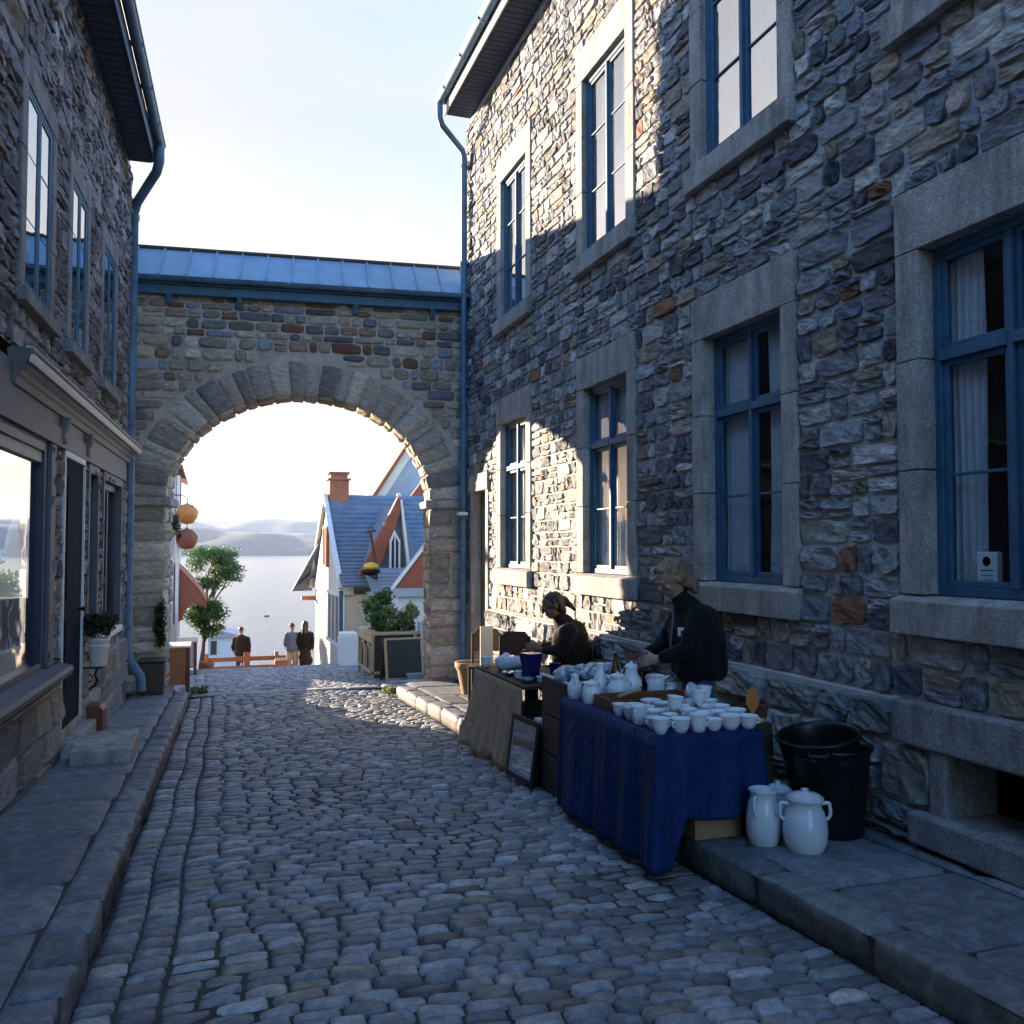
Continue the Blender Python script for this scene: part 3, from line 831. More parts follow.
# scrolled corbels by the door
for u in (8.50, 9.68):
    c = MB(); c.prism([(2.46, .03), (2.50, .06), (2.56, .05), (2.62, .08), (2.70, .09), (2.70, .02), (2.46, .02)], u, u + .10, lambda a, b, dd: LW(dd, a, b))
    c.build('corbel', M['granite_dark'], lb, bevel=.012)
# shop window: frame, glass, sill
def bars(F, name, mat, rects, d0, d1, parent, bevel=.005):
    b = MB()
    for a, c, e, g in rects: b.box((a, e, d0), (c, g, d1), fr=F)
    return b.build(name, mat, parent, bevel=bevel)
x0, x1, z0, z1 = SHOPW
sw = bars(LW, 'shop_window', M['blue_dark'], [(x0, x0 + .08, z0, z1), (x1 - .13, x1, z0, z1), (x0, x1 - .13, z0, z0 + .07), (x0, x1 - .13, z1 - .07, z1)], -.10, -.0, lb)
bars(LW, 'blind_box', M['soffit_white'], [(x0 + .08, x1 - .13, z1 - .16, z1 - .07)], -.09, -.02, sw)
pm = MB(); pm.box((x0 + .05, z0 + .04, -.062), (x1 - .10, z1 - .04, -.056), fr=LW); pm.build('pane', M['glass_clear'], sw)
sb = MB(); sb.prism([(.50, -.1), (.50, .13), (.545, .14), (.575, .13), (.61, -.0), (.61, -.1)], 4.0, 8.60, lambda a, b, dd: LW(dd, a, b)); sb.build('sill', M['grey_paint'], sw, bevel=.006)
for k, (x0, x1, z0, z1) in enumerate((SW1, SW2)):
    w = bars(LW, 'side_window', M['blue_dark'], [(x0, x0 + .09, z0, z1), (x1 - .09, x1, z0, z1), (x0 + .09, x1 - .09, z0, z0 + .08), (x0 + .09, x1 - .09, z1 - .08, z1)] +
             ([((x0 + x1) / 2 - .03, (x0 + x1) / 2 + .03, z0 + .08, z1 - .08)] if k else []), -.10, -.04, lb)
    pm = MB(); pm.box((x0 + .06, z0 + .05, -.08), (x1 - .06, z1 - .05, -.074), fr=LW); pm.build('pane', M['glass'], w)
    jb = bars(LW, 'window_trim', M['grey_paint'], [(x0 - .07, x0, z0 - .02, z1 + .09), (x1, x1 + .07, z0 - .02, z1 + .09), (x0, x1, z1, z1 + .09)], -.10, .03, w)
    s_ = MB(); s_.prism([(z0 - .09, -.1), (z0 - .09, .05), (z0 - .03, .055), (z0, .0), (z0, -.1)], x0 - .1, x1 + .1, lambda a, b, dd: LW(dd, a, b)); s_.build('sill', M['white_paint'], w, bevel=.005)
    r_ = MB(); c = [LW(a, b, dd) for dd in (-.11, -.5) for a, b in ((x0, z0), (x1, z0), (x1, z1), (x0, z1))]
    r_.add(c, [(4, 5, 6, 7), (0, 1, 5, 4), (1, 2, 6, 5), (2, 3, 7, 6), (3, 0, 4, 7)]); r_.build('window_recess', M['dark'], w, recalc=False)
x0, x1, z0, z1 = DOOR
dd_ = MB(); dd_.box((x0 + .04, -.02, -.06), (x1 - .03, 2.38, .015), fr=LW)
for a, b in ((.12, .95), (1.1, 2.2)): dd_.box((x0 + .2, a, .015), (x1 - .2, b, .023), fr=LW)
dl = dd_.build('door', M['navy_matt'], lb, bevel=.005)
k = MB(); k.ball(LW(9.5, 1.0, .06), .022); k.tube([LW(9.5, 1.0, .01), LW(9.5, 1.0, .06)], .012, 8); k.build('handle', M['iron'], dl)
bars(LW, 'door_frame', M['white_paint'], [(x0, x0 + .04, -.05, 2.38), (x1 - .03, x1, -.05, 2.38), (x0, x1, 2.38, 2.438)], -.05, .035, dl)
# interior of the shop: floor, ceiling, partition behind the door
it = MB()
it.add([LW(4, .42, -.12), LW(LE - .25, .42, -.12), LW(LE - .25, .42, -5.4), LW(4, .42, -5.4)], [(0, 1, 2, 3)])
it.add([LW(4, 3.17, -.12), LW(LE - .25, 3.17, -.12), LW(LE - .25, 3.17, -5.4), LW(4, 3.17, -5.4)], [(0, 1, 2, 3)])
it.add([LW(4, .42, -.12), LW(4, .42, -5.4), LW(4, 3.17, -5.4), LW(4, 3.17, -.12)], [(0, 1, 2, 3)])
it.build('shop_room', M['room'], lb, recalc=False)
it = MB(); it.box((4, 3.25, -5.4), (LE - .25, 3.3, -.3), fr=LW); it.build('upper_floor', M['room'], lb)
# eave, gutter, roof
ev = MB(); ev.box((-14, LV1 - .02, -.3), (12.40, LV1 + .03, .33), fr=LW)
for y in np.arange(4, 12.3, .14): ev.box((y + .007, LV1 - .032, .03), (y + .133, LV1 - .021, .30), fr=LW)
ev.build('soffit', M['soffit'], lb)
fa = MB(); fa.box((-14, LV1 - .05, .33), (12.42, LV1 + .17, .35), fr=LW); fa.box((-14, LV1 - .10, .0), (12.40, LV1 - .033, .03), fr=LW); fa.build('fascia', M['blue_dark'], lb, bevel=.004)
gutter_mesh(LW, -14, 12.32, LV1 + .17, .352, .06, parent=lb)
rf = MB(); rf.prism([(.43, LV1 + .17), (.42, LV1 + .2), (-2.5, LV1 + 2.7), (-5.5, LV1 + .2), (-5.5, LV1 + .1), (-2.5, LV1 + 2.6)], -14, 12.5, lambda a, b, dd: LW(dd, b, a))
rf.build('roof', M['pale_roof'], lb)
dp = MB()
dp.tube([LW(12.22, LV1 + .12, .41), LW(12.24, LV1 - .06, .41), LW(12.34, LV1 - .16, .37), LW(12.86, LV1 - .40, .08), LW(12.97, LV1 - .52, .03), LW(13.0, 4, .03), LW(13.0, .25, .03), LW(13.0, .08, .06), LW(13.0, -.12, .20), LW(13.0, -.32, .22)], .062, 14)
for z in (6.0, 4.6, 3.2, 1.6, .5):
    dp.lathe([(.067, 0), (.072, .01), (.072, .07), (.067, .08)], LW(13.0, z, .03), 14)
dp.build('downpipe', M['gutter_blue'], lb)
# unseen block, added to throw the upright shade edge on the wall opposite
blk = MB(); blk.box((12.96, -.9, -.62), (15.35, 7.85, -.33), fr=LW)
blk.build('corner_shade_block', M['mortar'], lb)

# ================================================================== GROUND, KERBS, SETTS
def kl(y): return -.56 + .0241 * y                   # left kerb outer edge (street side)
KRX = 2.60                                           # right kerb edge
gy = np.concatenate([np.arange(-60, 0, 10), np.arange(0, 18.7, 2.5), [18.7, 20, 25, 30, 40, 50, 60, 80, 110, 114, 400]])
gxs = [-400, -60, -20, -8, -3, 0, 3, 6, 12, 30, 80, 400]
vs = []
for y in gy:
    for x in gxs:
        z = gz(y) - .06
        vs.append((x, y, z if y < 112 else -25))
fs = [(j * len(gxs) + i, j * len(gxs) + i + 1, (j + 1) * len(gxs) + i + 1, (j + 1) * len(gxs) + i) for j in range(len(gy) - 1) for i in range(len(gxs) - 1)]
g = MB(); g.add(vs, fs); tag(g.build('ground', M['earth'], None, recalc=False), kind='structure')

SETTPAL = [((.265, .268, .28), 5), ((.215, .22, .235), 5), ((.33, .33, .335), 2.5), ((.17, .175, .185), 2), ((.25, .22, .19), 1.0), ((.33, .31, .29), .8)]
def street_rows(y0, y1, x0f, x1, lo=.084, hi=.108, wl=.13, wh=.215):
    out = []; y = y0
    while y < y1:
        h = random.uniform(lo, hi); x = x0f(y)
        while x < x1 - .03:
            w = random.uniform(wl, wh)
            if x1 - x - w < .1: w = x1 - x
            out.append((x + .002, x + w - .002, y + .001 + random.uniform(0, .003), y + h - .002)); x += w
        y += h
    return out
def street_fn(u, v, d):
    yy = v + .035 * np.sin(u * 1.9 + .6 + v * .25) + .009 * np.sin(u * 5.3 + v * 1.7)
    xx = u + .012 * np.sin(v * 3.1 + u * 2)
    cross = -.022 * ((u - 1.05) / 1.5) ** 2 + .008 * np.sin(v * 1.3 + u * 2.3) + .006 * np.sin(v * 2.9 - u * 3.7)
    return (xx, yy, -.042 * yy + d + cross - .012)
main = street_rows(1.5, 14.05, lambda y: kl(y) + .33, KRX - .005)
nearS = [r for r in main if r[2] < 6.5]; farS = [r for r in main if r[2] >= 6.5]
gut = []
y = 1.5
while y < 14:
    for k in range(2):
        h = random.uniform(.095, .135)
    h = random.uniform(.1, .135)
    for k in range(2): gut.append((kl(y) + .012 + k * .158, kl(y) + .167 + k * .158, y + .005 + random.uniform(-.006, .006), y + h - .006))
    y += h
kw = dict(pal=SETTPAL, corner=.10, dome=.3, edge=.88, rough=.12, tilt=.12, wob=.018, base=-.008)
st = [(*patches(nearS, street_fn, (.018, .026), grid=(8, 7), **kw), 0), (*patches(farS, street_fn, (.017, .025), grid=(5, 5), **kw), 0),
      (*patches(gut, street_fn, (.020, .028), grid=(6, 6), **kw), 0)]
sx = MB()
yy = np.arange(-14, 14.1, .7)
vs = [(x, y, -.042 * y - .022 * ((x - 1.05) / 1.5) ** 2 - .018) for y in yy for x in np.linspace(-1.0, KRX + .1, 9)]
sx.add(vs, [(j * 9 + i, j * 9 + i + 1, (j + 1) * 9 + i + 1, (j + 1) * 9 + i) for j in range(len(yy) - 1) for i in range(8)], 1)
tag(patch_mesh('street', st, [M['sett'], M['joint']], sx), kind='structure')
# lane beyond the arch, small setts down to the crest and the slope behind it
far_rows = street_rows(14.3, 19.3, lambda y: -.5, 3.3, .095, .12, .12, .2)
def far_fn(u, v, d):
    z = np.where(v < 18.7, -.042 * v, -.785 - (v - 18.7) * .16)
    return (u + .01 * np.sin(v * 4), v + .03 * np.sin(u * 3), z + d - .006)
sx = MB()
ys = [14.0, 18.7, 24, 40, 60]
for a, b in zip(ys, ys[1:]): sx.add([(-1.2, a, gz(a) - .01), (3.9, a, gz(a) - .01), (3.9, b, gz(b) - .01), (-1.2, b, gz(b) - .01)], [(0, 1, 2, 3)], 1)
kf = dict(kw); kf['pal'] = [((.27, .275, .29), 4), ((.24, .245, .26), 4), ((.31, .305, .3), 2)]; kf['rough'] = .15
lane = patch_mesh('lane_beyond_arch', [(*patches(far_rows, far_fn, (.010, .016), grid=(4, 4), **kf), 0)], [M['sett'], M['joint']], sx)
tag(lane, kind='structure')
# threshold of light stone under the arch
tb = [(x, x + w - .01, 14.03, 14.27) for x, w in [(-.2, .5), (.3, .6), (.9, .55), (1.45, .62), (2.07, .55), (2.62, .5)]]
def flat_fn(off):
    return lambda u, v, d: (u, v, -.042 * v + d + off)
tag(patch_mesh('threshold', [(*patches(tb, flat_fn(.0), (.01, .014), pal=[((.33, .31, .28), 1)], grid=(6, 4), corner=.03, rough=.2, wob=.02), 0)], [M['flag']]), kind='structure')

FLAGPAL = [((.19, .2, .215), 5), ((.165, .172, .19), 4), ((.21, .21, .215), 2)]
def flags(y0, y1, xa, xb, lo=.55, hi=.95, pieces=1):
    out = []; y = y0
    while y < y1 - .05:
        h = random.uniform(lo, hi)
        if y1 - y - h < .3: h = y1 - y
        a, b = xa(y + h / 2), xb(y + h / 2)
        if random.random() < .3 and pieces > 1:
            m = a + (b - a) * random.uniform(.4, .6); out += [(a + .004, m - .004, y + .004, y + h - .004), (m + .004, b - .004, y + .004, y + h - .004)]
        else: out.append((a + .004, b - .004, y + .004, y + h - .004))
        y += h
    return out
def side_fn(u, v, d): return (u, v, -.042 * v + d + KERB - .012)
lkin = lambda y: kl(y) - .19
kst = []
y = 1.0
while y < 13.2:
    h = random.uniform(.28, .5); kst.append((kl(y + h / 2) - .185, kl(y + h / 2), y + .004, y + h - .004)); y += h
def kerb_sets(rects, xface, sgn):
    top = patches(rects, side_fn, (.012, .022), pal=FLAGPAL, grid=(7, 8), corner=.04, rough=.16, wob=.02, dome=.15, jit=.12)
    side = []
    for a, b, c, e in rects: side.append((c, e, 0.0, 1.0))
    def sfn(u, v, d):
        x = xface(u); return (x + sgn * (d - .012), u, -.042 * u - .04 + (KERB + .035) * v)
    sp_ = scaled(side, sfn, 1, .17, depth=(.012, .02), pal=[((.12, .115, .11), 1), ((.16, .155, .15), 1)], grid=(8, 5), corner=.05, rough=.35, wob=.05)
    return [(*top, 0), (*sp_, 0)]
def strip(mb, xa, xb, y0, y1, off, mi):
    ys = np.linspace(y0, y1, 12)
    for a, b in zip(ys, ys[1:]): mb.add([(xa(a), a, -.042 * a + off), (xb(a), a, -.042 * a + off), (xb(b), b, -.042 * b + off), (xa(b), b, -.042 * b + off)], [(0, 1, 2, 3)], mi)
kx = MB(); strip(kx, lambda y: kl(y) - .19, lambda y: kl(y) - .012, -14, 13.4, KERB - .02, 0)
for a in (-14,): kx.hull8([(kl(-14) - .02, -14, .4), (kl(-14) - .012, -14, .4), (kl(13.4) - .012, 13.4, -.7), (kl(13.4) - .02, 13.4, -.7), (kl(-14) - .02, -14, .7), (kl(-14) - .012, -14, .7), (kl(13.4) - .012, 13.4, -.042 * 13.4 + KERB - .02), (kl(13.4) - .02, 13.4, -.042 * 13.4 + KERB - .02)], 1)
tag(patch_mesh('kerb_left', kerb_sets(kst, kl, 1), [M['flag'], M['joint']], kx), kind='structure')
fl = flags(1.0, 13.9, lambda y: LW(y, 0, 0)[0] + .02, lambda y: kl(y) - .2, .6, 1.0)
sx = MB(); strip(sx, lambda y: -1.9, lambda y: kl(y) - .19, -14, 14.0, KERB - .018, 1)
tag(patch_mesh('pavement_left', [(*patches(fl, side_fn, (.010, .016), pal=FLAGPAL, grid=(10, 10), corner=.012, rough=.035, wob=.003, tilt=.2, jit=.1), 0)], [M['flag'], M['joint']], sx), kind='structure')
kst = []
y = .5
while y < 12.55:
    h = random.uniform(.5, .95); kst.append((KRX, KRX + .2, y + .004, y + h - .004)); y += h
kx = MB(); strip(kx, lambda y: KRX + .012, lambda y: KRX + .2, -14, 12.9, KERB - .02, 0)
kx.hull8([(KRX + .012, -14, .3), (KRX + .02, -14, .3), (KRX + .02, 12.9, -.8), (KRX + .012, 12.9, -.8), (KRX + .012, -14, .588 + KERB - .02), (KRX + .02, -14, .588 + KERB - .02), (KRX + .02, 12.9, -.042 * 12.9 + KERB - .02), (KRX + .012, 12.9, -.042 * 12.9 + KERB - .02)], 1)
tag(patch_mesh('kerb_right', kerb_sets(kst, lambda u: KRX + 0 * u, -1), [M['flag'], M['joint']], kx), kind='structure')
fl = flags(.5, 13.35, lambda y: KRX + .21, lambda y: 3.55, .6, 1.1, 2)
fl2 = flags(.5, 13.35, lambda y: 3.56, lambda y: 3.72, 1.2, 2.0)
sx = MB(); strip(sx, lambda y: KRX + .19, lambda y: 3.8, -14, 13.4, KERB - .018, 1)
tag(patch_mesh('pavement_right', [(*patches(fl, side_fn, (.010, .016), pal=FLAGPAL, grid=(12, 10), corner=.012, rough=.035, wob=.003, tilt=.2, jit=.1), 0),
    (*patches(fl2, side_fn, (.016, .022), pal=FLAGPAL, grid=(5, 12), corner=.01, rough=.1, wob=.003, tilt=.1, jit=.1), 0)], [M['flag'], M['joint']], sx), kind='structure')

# ================================================================== FOLIAGE
def leaf_cloud(name, blobs, n, size, mat, parent=None, tints=(.55, 1.5), local=False, droop=.2):
    """many small bent leaf faces spread through ellipsoid clumps. blobs [(centre, radii)]"""
    bl = np.array([[*c, *r] for c, r in blobs], float)
    vol = bl[:, 3] * bl[:, 4] * bl[:, 5]; idx = RNG.choice(len(bl), n, p=vol / vol.sum())
    d = RNG.normal(0, 1, (n, 3)); d /= np.linalg.norm(d, axis=1)[:, None]
    rr = RNG.uniform(.25, 1, (n, 1)) ** .6 * (1 + RNG.normal(0, .22, (n, 1)))
    C = bl[idx, :3] + d * rr * bl[idx, 3:]
    a = RNG.normal(0, 1, (n, 3)); a[:, 2] -= droop; a /= np.linalg.norm(a, axis=1)[:, None]
    b = np.cross(a, d + RNG.normal(0, .6, (n, 3))); b /= np.linalg.norm(b, axis=1)[:, None] + 1e-9
    s = size * RNG.uniform(.6, 1.4, (n, 1)); w = s * RNG.uniform(.3, .5, (n, 1)); nn = np.cross(a, b)
    P = np.stack([C - a * s, C + b * w + nn * s * .12, C + a * s, C - b * w + nn * s * .12], 1).reshape(-1, 3)
    F = np.arange(n * 4).reshape(-1, 4)
    me = bpy.data.meshes.new(name); me.from_pydata(P.tolist(), [], F.tolist())
    t = RNG.uniform(*tints, (len(bl), 1))[idx] * RNG.uniform(.7, 1.3, (n, 1)); t = np.repeat(t, 4, 0)
    ca = me.color_attributes.new('tint', 'FLOAT_COLOR', 'POINT')
    ca.data.foreach_set('color', np.concatenate([t, t, t, np.ones_like(t)], 1).ravel())
    return link(name, me, M[mat], parent, local)

def clumps(c, r, k, s=.45):
    out = []
    for i in range(k):
        a = random.uniform(0, 2 * PI); h = random.uniform(-.9, .9); q = math.sqrt(max(0, 1 - h * h)) * random.uniform(.35, 1)
        e = random.uniform(.7, 1.2) * s
        out.append(((c[0] + r[0] * q * math.cos(a) * .8, c[1] + r[1] * q * math.sin(a) * .8, c[2] + r[2] * h * .8), (r[0] * e, r[1] * e, r[2] * e * .8)))
    return out

def limbs(mb, base, tips, r0):
    for t in tips:
        p = Vector(base); q = Vector(t); m = p.lerp(q, .5) + Vector((random.uniform(-.1, .1), random.uniform(-.1, .1), .08)) * (q - p).length
        mb.tube([p, p.lerp(m, .55), m, q], [r0, r0 * .75, r0 * .5, r0 * .15], 7)

def tree(name, base, crown_c, crown_r, label, cat, mat='leaf', n=5000, size=.06, k=14, r0=.09, s=.42):
    e = empty(name, base, label=label, cat=cat)
    bl = clumps(crown_c, crown_r, k, s)
    leaf_cloud('crown', bl, n, size, mat, e)
    t = MB(); bs = Vector(base); cc = Vector(crown_c); fk = bs.lerp(cc, .62)
    t.tube([bs, bs.lerp(fk, .5) + Vector((.04, 0, 0)), fk], [r0, r0 * .8, r0 * .65], 9)
    limbs(t, fk, [b[0] for b in bl[:10]], r0 * .55)
    t.build('trunk', M['bark'], e)
    return e

# ================================================================== BEYOND THE ARCH: LEFT SIDE
wb = empty('white_house', (-2, 27, gz(25)), label='white rendered house on the left beyond the arch with a rust coloured awning', cat='house')
m = MB(); m.box((-3.2, 24, -3.2), (-.8, 30, 3.6)); m.build('wall', M['white_wall'], wb, bevel=.02)
m = MB(); m.prism([(-3.4, 3.55), (-2.0, 4.2), (-.62, 3.55), (-.62, 3.65), (-2.0, 4.32), (-3.4, 3.65)], 23.8, 30.2, lambda a, b, d: (a, d, b)); m.build('roof', M['barge'], wb)
for y, z in ((24.7, 2.55), (26.6, 2.55)):
    m = MB(); m.box((-.84, y, z), (-.74, y + .08, z + .9)); m.box((-.84, y + .7, z), (-.74, y + .78, z + .9)); m.box((-.84, y, z + .9), (-.74, y + .78, z + .98)); m.box((-.84, y, z - .06), (-.70, y + .78, z))
    w_ = m.build('window', M['barge'], wb, bevel=.008); m = MB(); m.box((-.80, y + .08, z), (-.785, y + .7, z + .9)); m.build('pane', M['glass'], w_)
m = MB(); m.box((-.81, 25.2, -1.9), (-.76, 26.1, .1)); m.build('door', M['wood_dark'], wb, bevel=.01)
m = MB(); m.box((-.81, 26.6, -1.2), (-.77, 27.6, -.1)); m.build('shop_window', M['glass'], wb)
m = MB()
for i in range(8):
    t0, t1 = i / 8, (i + 1) / 8
    f0 = lambda t: (-.8 + .78 * t, 1.18 - .62 * t - .33 * t * t)
    (xa, za), (xb, zb) = f0(t0), f0(t1)
    m.hull8([(xa, 24.2, za - .03), (xb, 24.2, zb - .03), (xb, 27.6, zb - .03), (xa, 27.6, za - .03), (xa, 24.2, za), (xb, 24.2, zb), (xb, 27.6, zb), (xa, 27.6, za)])
m.box((-.04, 24.2, .03), (-.01, 27.6, .24)); aw = m.build('awning', M['barge'], wb)
m = MB(); m.tube([(-.8, 27.5, .0), (-.1, 27.5, .22)], .02, 8); m.build('awning_arm', M['iron'], aw)
m = MB(); m.prism([(-.8, 1.14), (-.6, .97), (-.4, .78), (-.2, .55), (-.03, .28), (-.03, .06), (-.16, .14), (-.34, .18), (-.5, .02), (-.62, -.25), (-.8, -.35)], 24.22, 24.26, lambda a, b, d: (a, d, b)); m.build('awning_cheek', M['barge'], aw)
m = MB(); m.tube([(-.72, 24.05, 3.4), (-.72, 24.05, -1.8)], .045, 10); m.build('downpipe', M['white_paint'], wb)

def hang(name, c, r, mat, label, cat, seg=12, flat=1.0):
    e = empty(name, (c[0], c[1], c[2]), label=label, cat=cat)
    m = MB(); prof = [(.001, -r * .95), (r * .55, -r * .85), (r * .9, -r * .35), (r, .05), (r * .85, r * .5), (r * .5, r * .85), (r * .12, r * .95), (.02, r * 1.05)]
    m.lathe(prof, (0, 0, 0), seg, sy=flat); m.build('shade', M[mat], e, local=True, recalc=True)
    m = MB(); m.tube([(0, 0, r), (0, 0, r + .12), (-.1, 0, r + .2), (-.5 + (c[0] + .5) * 0, 0, r + .2)], .012, 6); m.build('hanger', M['iron'], e, local=True)
    return e
l1 = hang('hanging_lantern', (-.50, 23.9, 2.43), .27, 'lantern', 'faceted orange lantern hung from the white house, the upper of two', 'lantern', 7)
l2 = hang('hanging_lantern', (-.50, 23.9, 1.80), .27, 'barge', 'smooth rust red lantern hung from the white house, the lower of two', 'lantern', 20)
for (nm, c, r, lb_) in (('hanging_basket', (-.74, 23.2, 2.0), (.16, .16, .45), 'trailing green hanging basket on the white house beside the lanterns'),):
    e = empty(nm, c, label=lb_, cat='hanging basket')
    leaf_cloud('foliage', clumps(c, r, 7, .6), 900, .04, 'leaf_dark', e)
    m = MB(); m.lathe([(.05, -.12), (.13, -.02), (.14, .02)], c, 14); m.tube([(c[0], c[1], c[2]), (c[0], c[1], c[2] + .5), (-.8, c[1] + .85, c[2] + .5)], .01, 6); m.build('basket', M['rope'], e)

# low wall added out of sight to shade the lane beyond the arch
lw_ = [(15.45, 24.0)]
rr = layout(15.45, 23.8, -1.9, .12, [], .14, .24, .2, .5)
x = MB(); x.box((-1.5, 15.45, -2.2), (-1.12, 23.8, .13), 1); x.box((-1.54, 15.4, .13), (-1.08, 23.85, .2), 1)
shadewall = patch_mesh('shade_wall', [(*patches(rr, lambda u, v, d: (-1.12 + d, u, v), (.015, .03), grid=(4, 4)), 0)], [M['stone_far'], M['mortar']], x)
tag(shadewall, 'unseen low rubble wall added to shade the lane beyond the arch', 'wall')

def counter(name, x0, x1, y0, y1, z0, h, mat, top, label, leg=.05):
    e = empty(name, ((x0 + x1) / 2, (y0 + y1) / 2, z0), label=label, cat='stand')
    m = MB(); m.box((x0 + .02, y0 + .01, z0 + .14), (x1 - .02, y0 + .03, z0 + h - .03)); m.box((x0 + .01, y0 + .03, z0 + .14), (x0 + .03, y1 - .03, z0 + h - .03)); m.box((x1 - .03, y0 + .03, z0 + .14), (x1 - .01, y1 - .03, z0 + h - .03))
    m.build('panel', M[mat], e, bevel=.004)
    m = MB(); m.box((x0 - .02, y0 - .02, z0 + h - .03), (x1 + .02, y1 + .02, z0 + h)); m.build('top', M[top], e, bevel=.005)
    for a in (x0, x1 - leg):
        for b in (y0, y1 - leg):
            m = MB(); m.box((a, b, z0), (a + leg, b + leg, z0 + h - .03)); m.build('leg', M['wood_red'], e, bevel=.004)
    return e
counter('display_stand', -.60, -.24, 14.45, 15.1, -.61, .72, 'wood_orange', 'white_paint', 'orange brown display stand with a white top just beyond the left pier')
counter('display_stand', -.50, -.17, 17.6, 18.3, -.765, .64, 'clap', 'wood_pale', 'greyish wooden display stand farther down the lane behind the white topped one')
tree('slim_tree', (-.35, 39.5, gz(39.5)), (.22, 40, .75), (1.35, 1.3, 1.0), 'open crowned green tree against the water beyond the white house', 'tree', 'leaf', 7500, .06, 26, .09, .34)
tree('leafy_shrub', (-.2, 30, gz(30)), (.02, 30, -.62), (.72, .7, .62), 'dense dark green shrub below the awning of the white house', 'shrub', 'leaf', 5600, .05, 18, .05, .45)
m = MB(); m.lathe([(.12, 0), (.19, .28), (.21, .3), (.21, .36), (.17, .36), (.15, .3)], (0, 0, 0), 18)
o = m.build('flower_pot', M['terracotta'], None); o.location = (.02, 27.6, gz(27.6)); o.rotation_euler.z = .1; o.scale = (1, 1, 1.4)
tag(o, 'terracotta flower pot at the foot of the dark green shrub', 'pot')
# shoreline shed, railing
e = empty('boat_shed', (.85, 50, gz(50)), label='small white shed down by the water behind the man in the dark coat', cat='shed')
m = MB(); m.box((.05, 49, -7), (1.55, 52, -2.95)); m.build('wall', M['white_wall'], e)
m = MB(); m.prism([(-.1, -2.95), (.8, -2.7), (1.7, -2.95), (1.7, -3.03), (-.1, -3.03)], 48.8, 52.2, lambda a, b, d: (a, d, b)); m.build('roof', M['pale_roof'], e)
m = MB(); m.box((.2, 48.97, -3.9), (.5, 49, -3.2)); m.build('window', M['wood_dark'], e)
e = empty('timber_railing', (1.3, 31, gz(31)), label='brown timber railing across the end of the lane above the water', cat='railing')
z = gz(31)
m = MB(); m.box((-.1, 31, z + .62), (2.9, 31.08, z + .76)); m.box((-.1, 31.01, z + .4), (2.9, 31.06, z + .47)); m.build('rail', M['wood_orange'], e, bevel=.01)
for x in (-.05, 1.16, 2.15, 2.8):
    m = MB(); m.box((x, 30.95, z - .1), (x + (.2 if x in (1.16,) else .12), 31.12, z + .9)); m.build('post', M['wood_orange'], e, bevel=.015)
e = empty('timber_bollard', (2.28, 29.6, gz(29.6)), label='squat brown timber block at the end of the lane beside the couple', cat='bollard')
m = MB(); m.box((2.1, 29.4, gz(29.6) - .1), (2.42, 29.8, gz(29.6) + .55)); m.build('block', M['wood_orange'], e, bevel=.03); m = MB(); m.box((2.06, 29.36, gz(29.6) + .55), (2.46, 29.84, gz(29.6) + .6)); m.build('cap', M['wood_pale'], e, bevel=.02)

# ================================================================== BEYOND THE ARCH: RIGHT SIDE
hb = empty('blue_roofed_house', (5, 24, gz(21)), label='pale house with blue slatted roof, brick chimney and white gable facing the lane', cat='house')
m = MB()
gp = [(24 - 3.1 * t, 2.90 - 2.28 * t * .93 - .22 * math.sin(PI * t * .93) - .02) for t in (1, .8, .6, .4, .2, 0)] + [(24.8, 2.2), (25.8, 1.4), (26.6, .8), (27.2, .45), (27.2, .40), (20.9, .5)]
m.prism(gp, 2.97, 3.2, lambda a, b, d: (d, a, b)); m.box((3.02, 21.0, -2.6), (9, 27.0, .5))
m.build('wall', M['cream'], hb)
m = MB()
k = 22
for i in range(k):                                   # front slope as overlapping slats with a flared foot
    def P(t): return (24 - 3.35 * t, 2.98 - 2.28 * t - .22 * math.sin(PI * t))
    (ya, za), (yb, zb) = P(i / k), P((i + 1) / k)
    m.hull8([(2.90, yb, zb), (9, yb, zb), (9, ya, za - .03), (2.90, ya, za - .03), (2.90, yb - .01, zb + .05), (9, yb - .01, zb + .05), (9, ya, za + .01), (2.90, ya, za + .01)])
rf_ = m.build('roof', M['roof_house'], hb)
m = MB(); m.hull8([(2.90, 24, 2.93), (9, 24, 2.93), (9, 27.5, .40), (2.90, 27.5, .40), (2.90, 24, 2.99), (9, 24, 2.99), (9, 27.5, .46), (2.90, 27.5, .46)]); m.build('rear_slope', M['roof_house'], rf_)
m = MB(); m.hull8([(2.93, 25.4, 1.75), (2.98, 25.4, 1.75), (2.98, 27.6, .3), (2.42, 27.9, .28), (2.93, 25.4, 1.80), (2.98, 25.4, 1.80), (2.98, 27.6, .36), (2.42, 27.9, .34)])
m.hull8([(2.98, 26.3, .9), (3.0, 26.3, .9), (2.98, 28.2, .30), (2.42, 27.9, .28), (2.98, 26.3, .95), (3.0, 26.3, .95), (2.98, 28.2, .36), (2.42, 27.9, .34)]); m.build('flared_eave', M['roof_house'], rf_)
m = MB()
m.prism([(20.9, .66), (21.15, .98), (22.2, 1.68), (24, 3.02), (24, 2.88), (22.2, 1.55), (21.2, .86), (20.98, .62)], 2.86, 2.96, lambda a, b, d: (d, a, b))
m.prism([(24, 3.02), (25.9, 1.62), (27.3, .5), (27.3, .4), (25.9, 1.48), (24, 2.88)], 2.86, 2.96, lambda a, b, d: (d, a, b)); m.build('bargeboard', M['white_paint'], rf_)
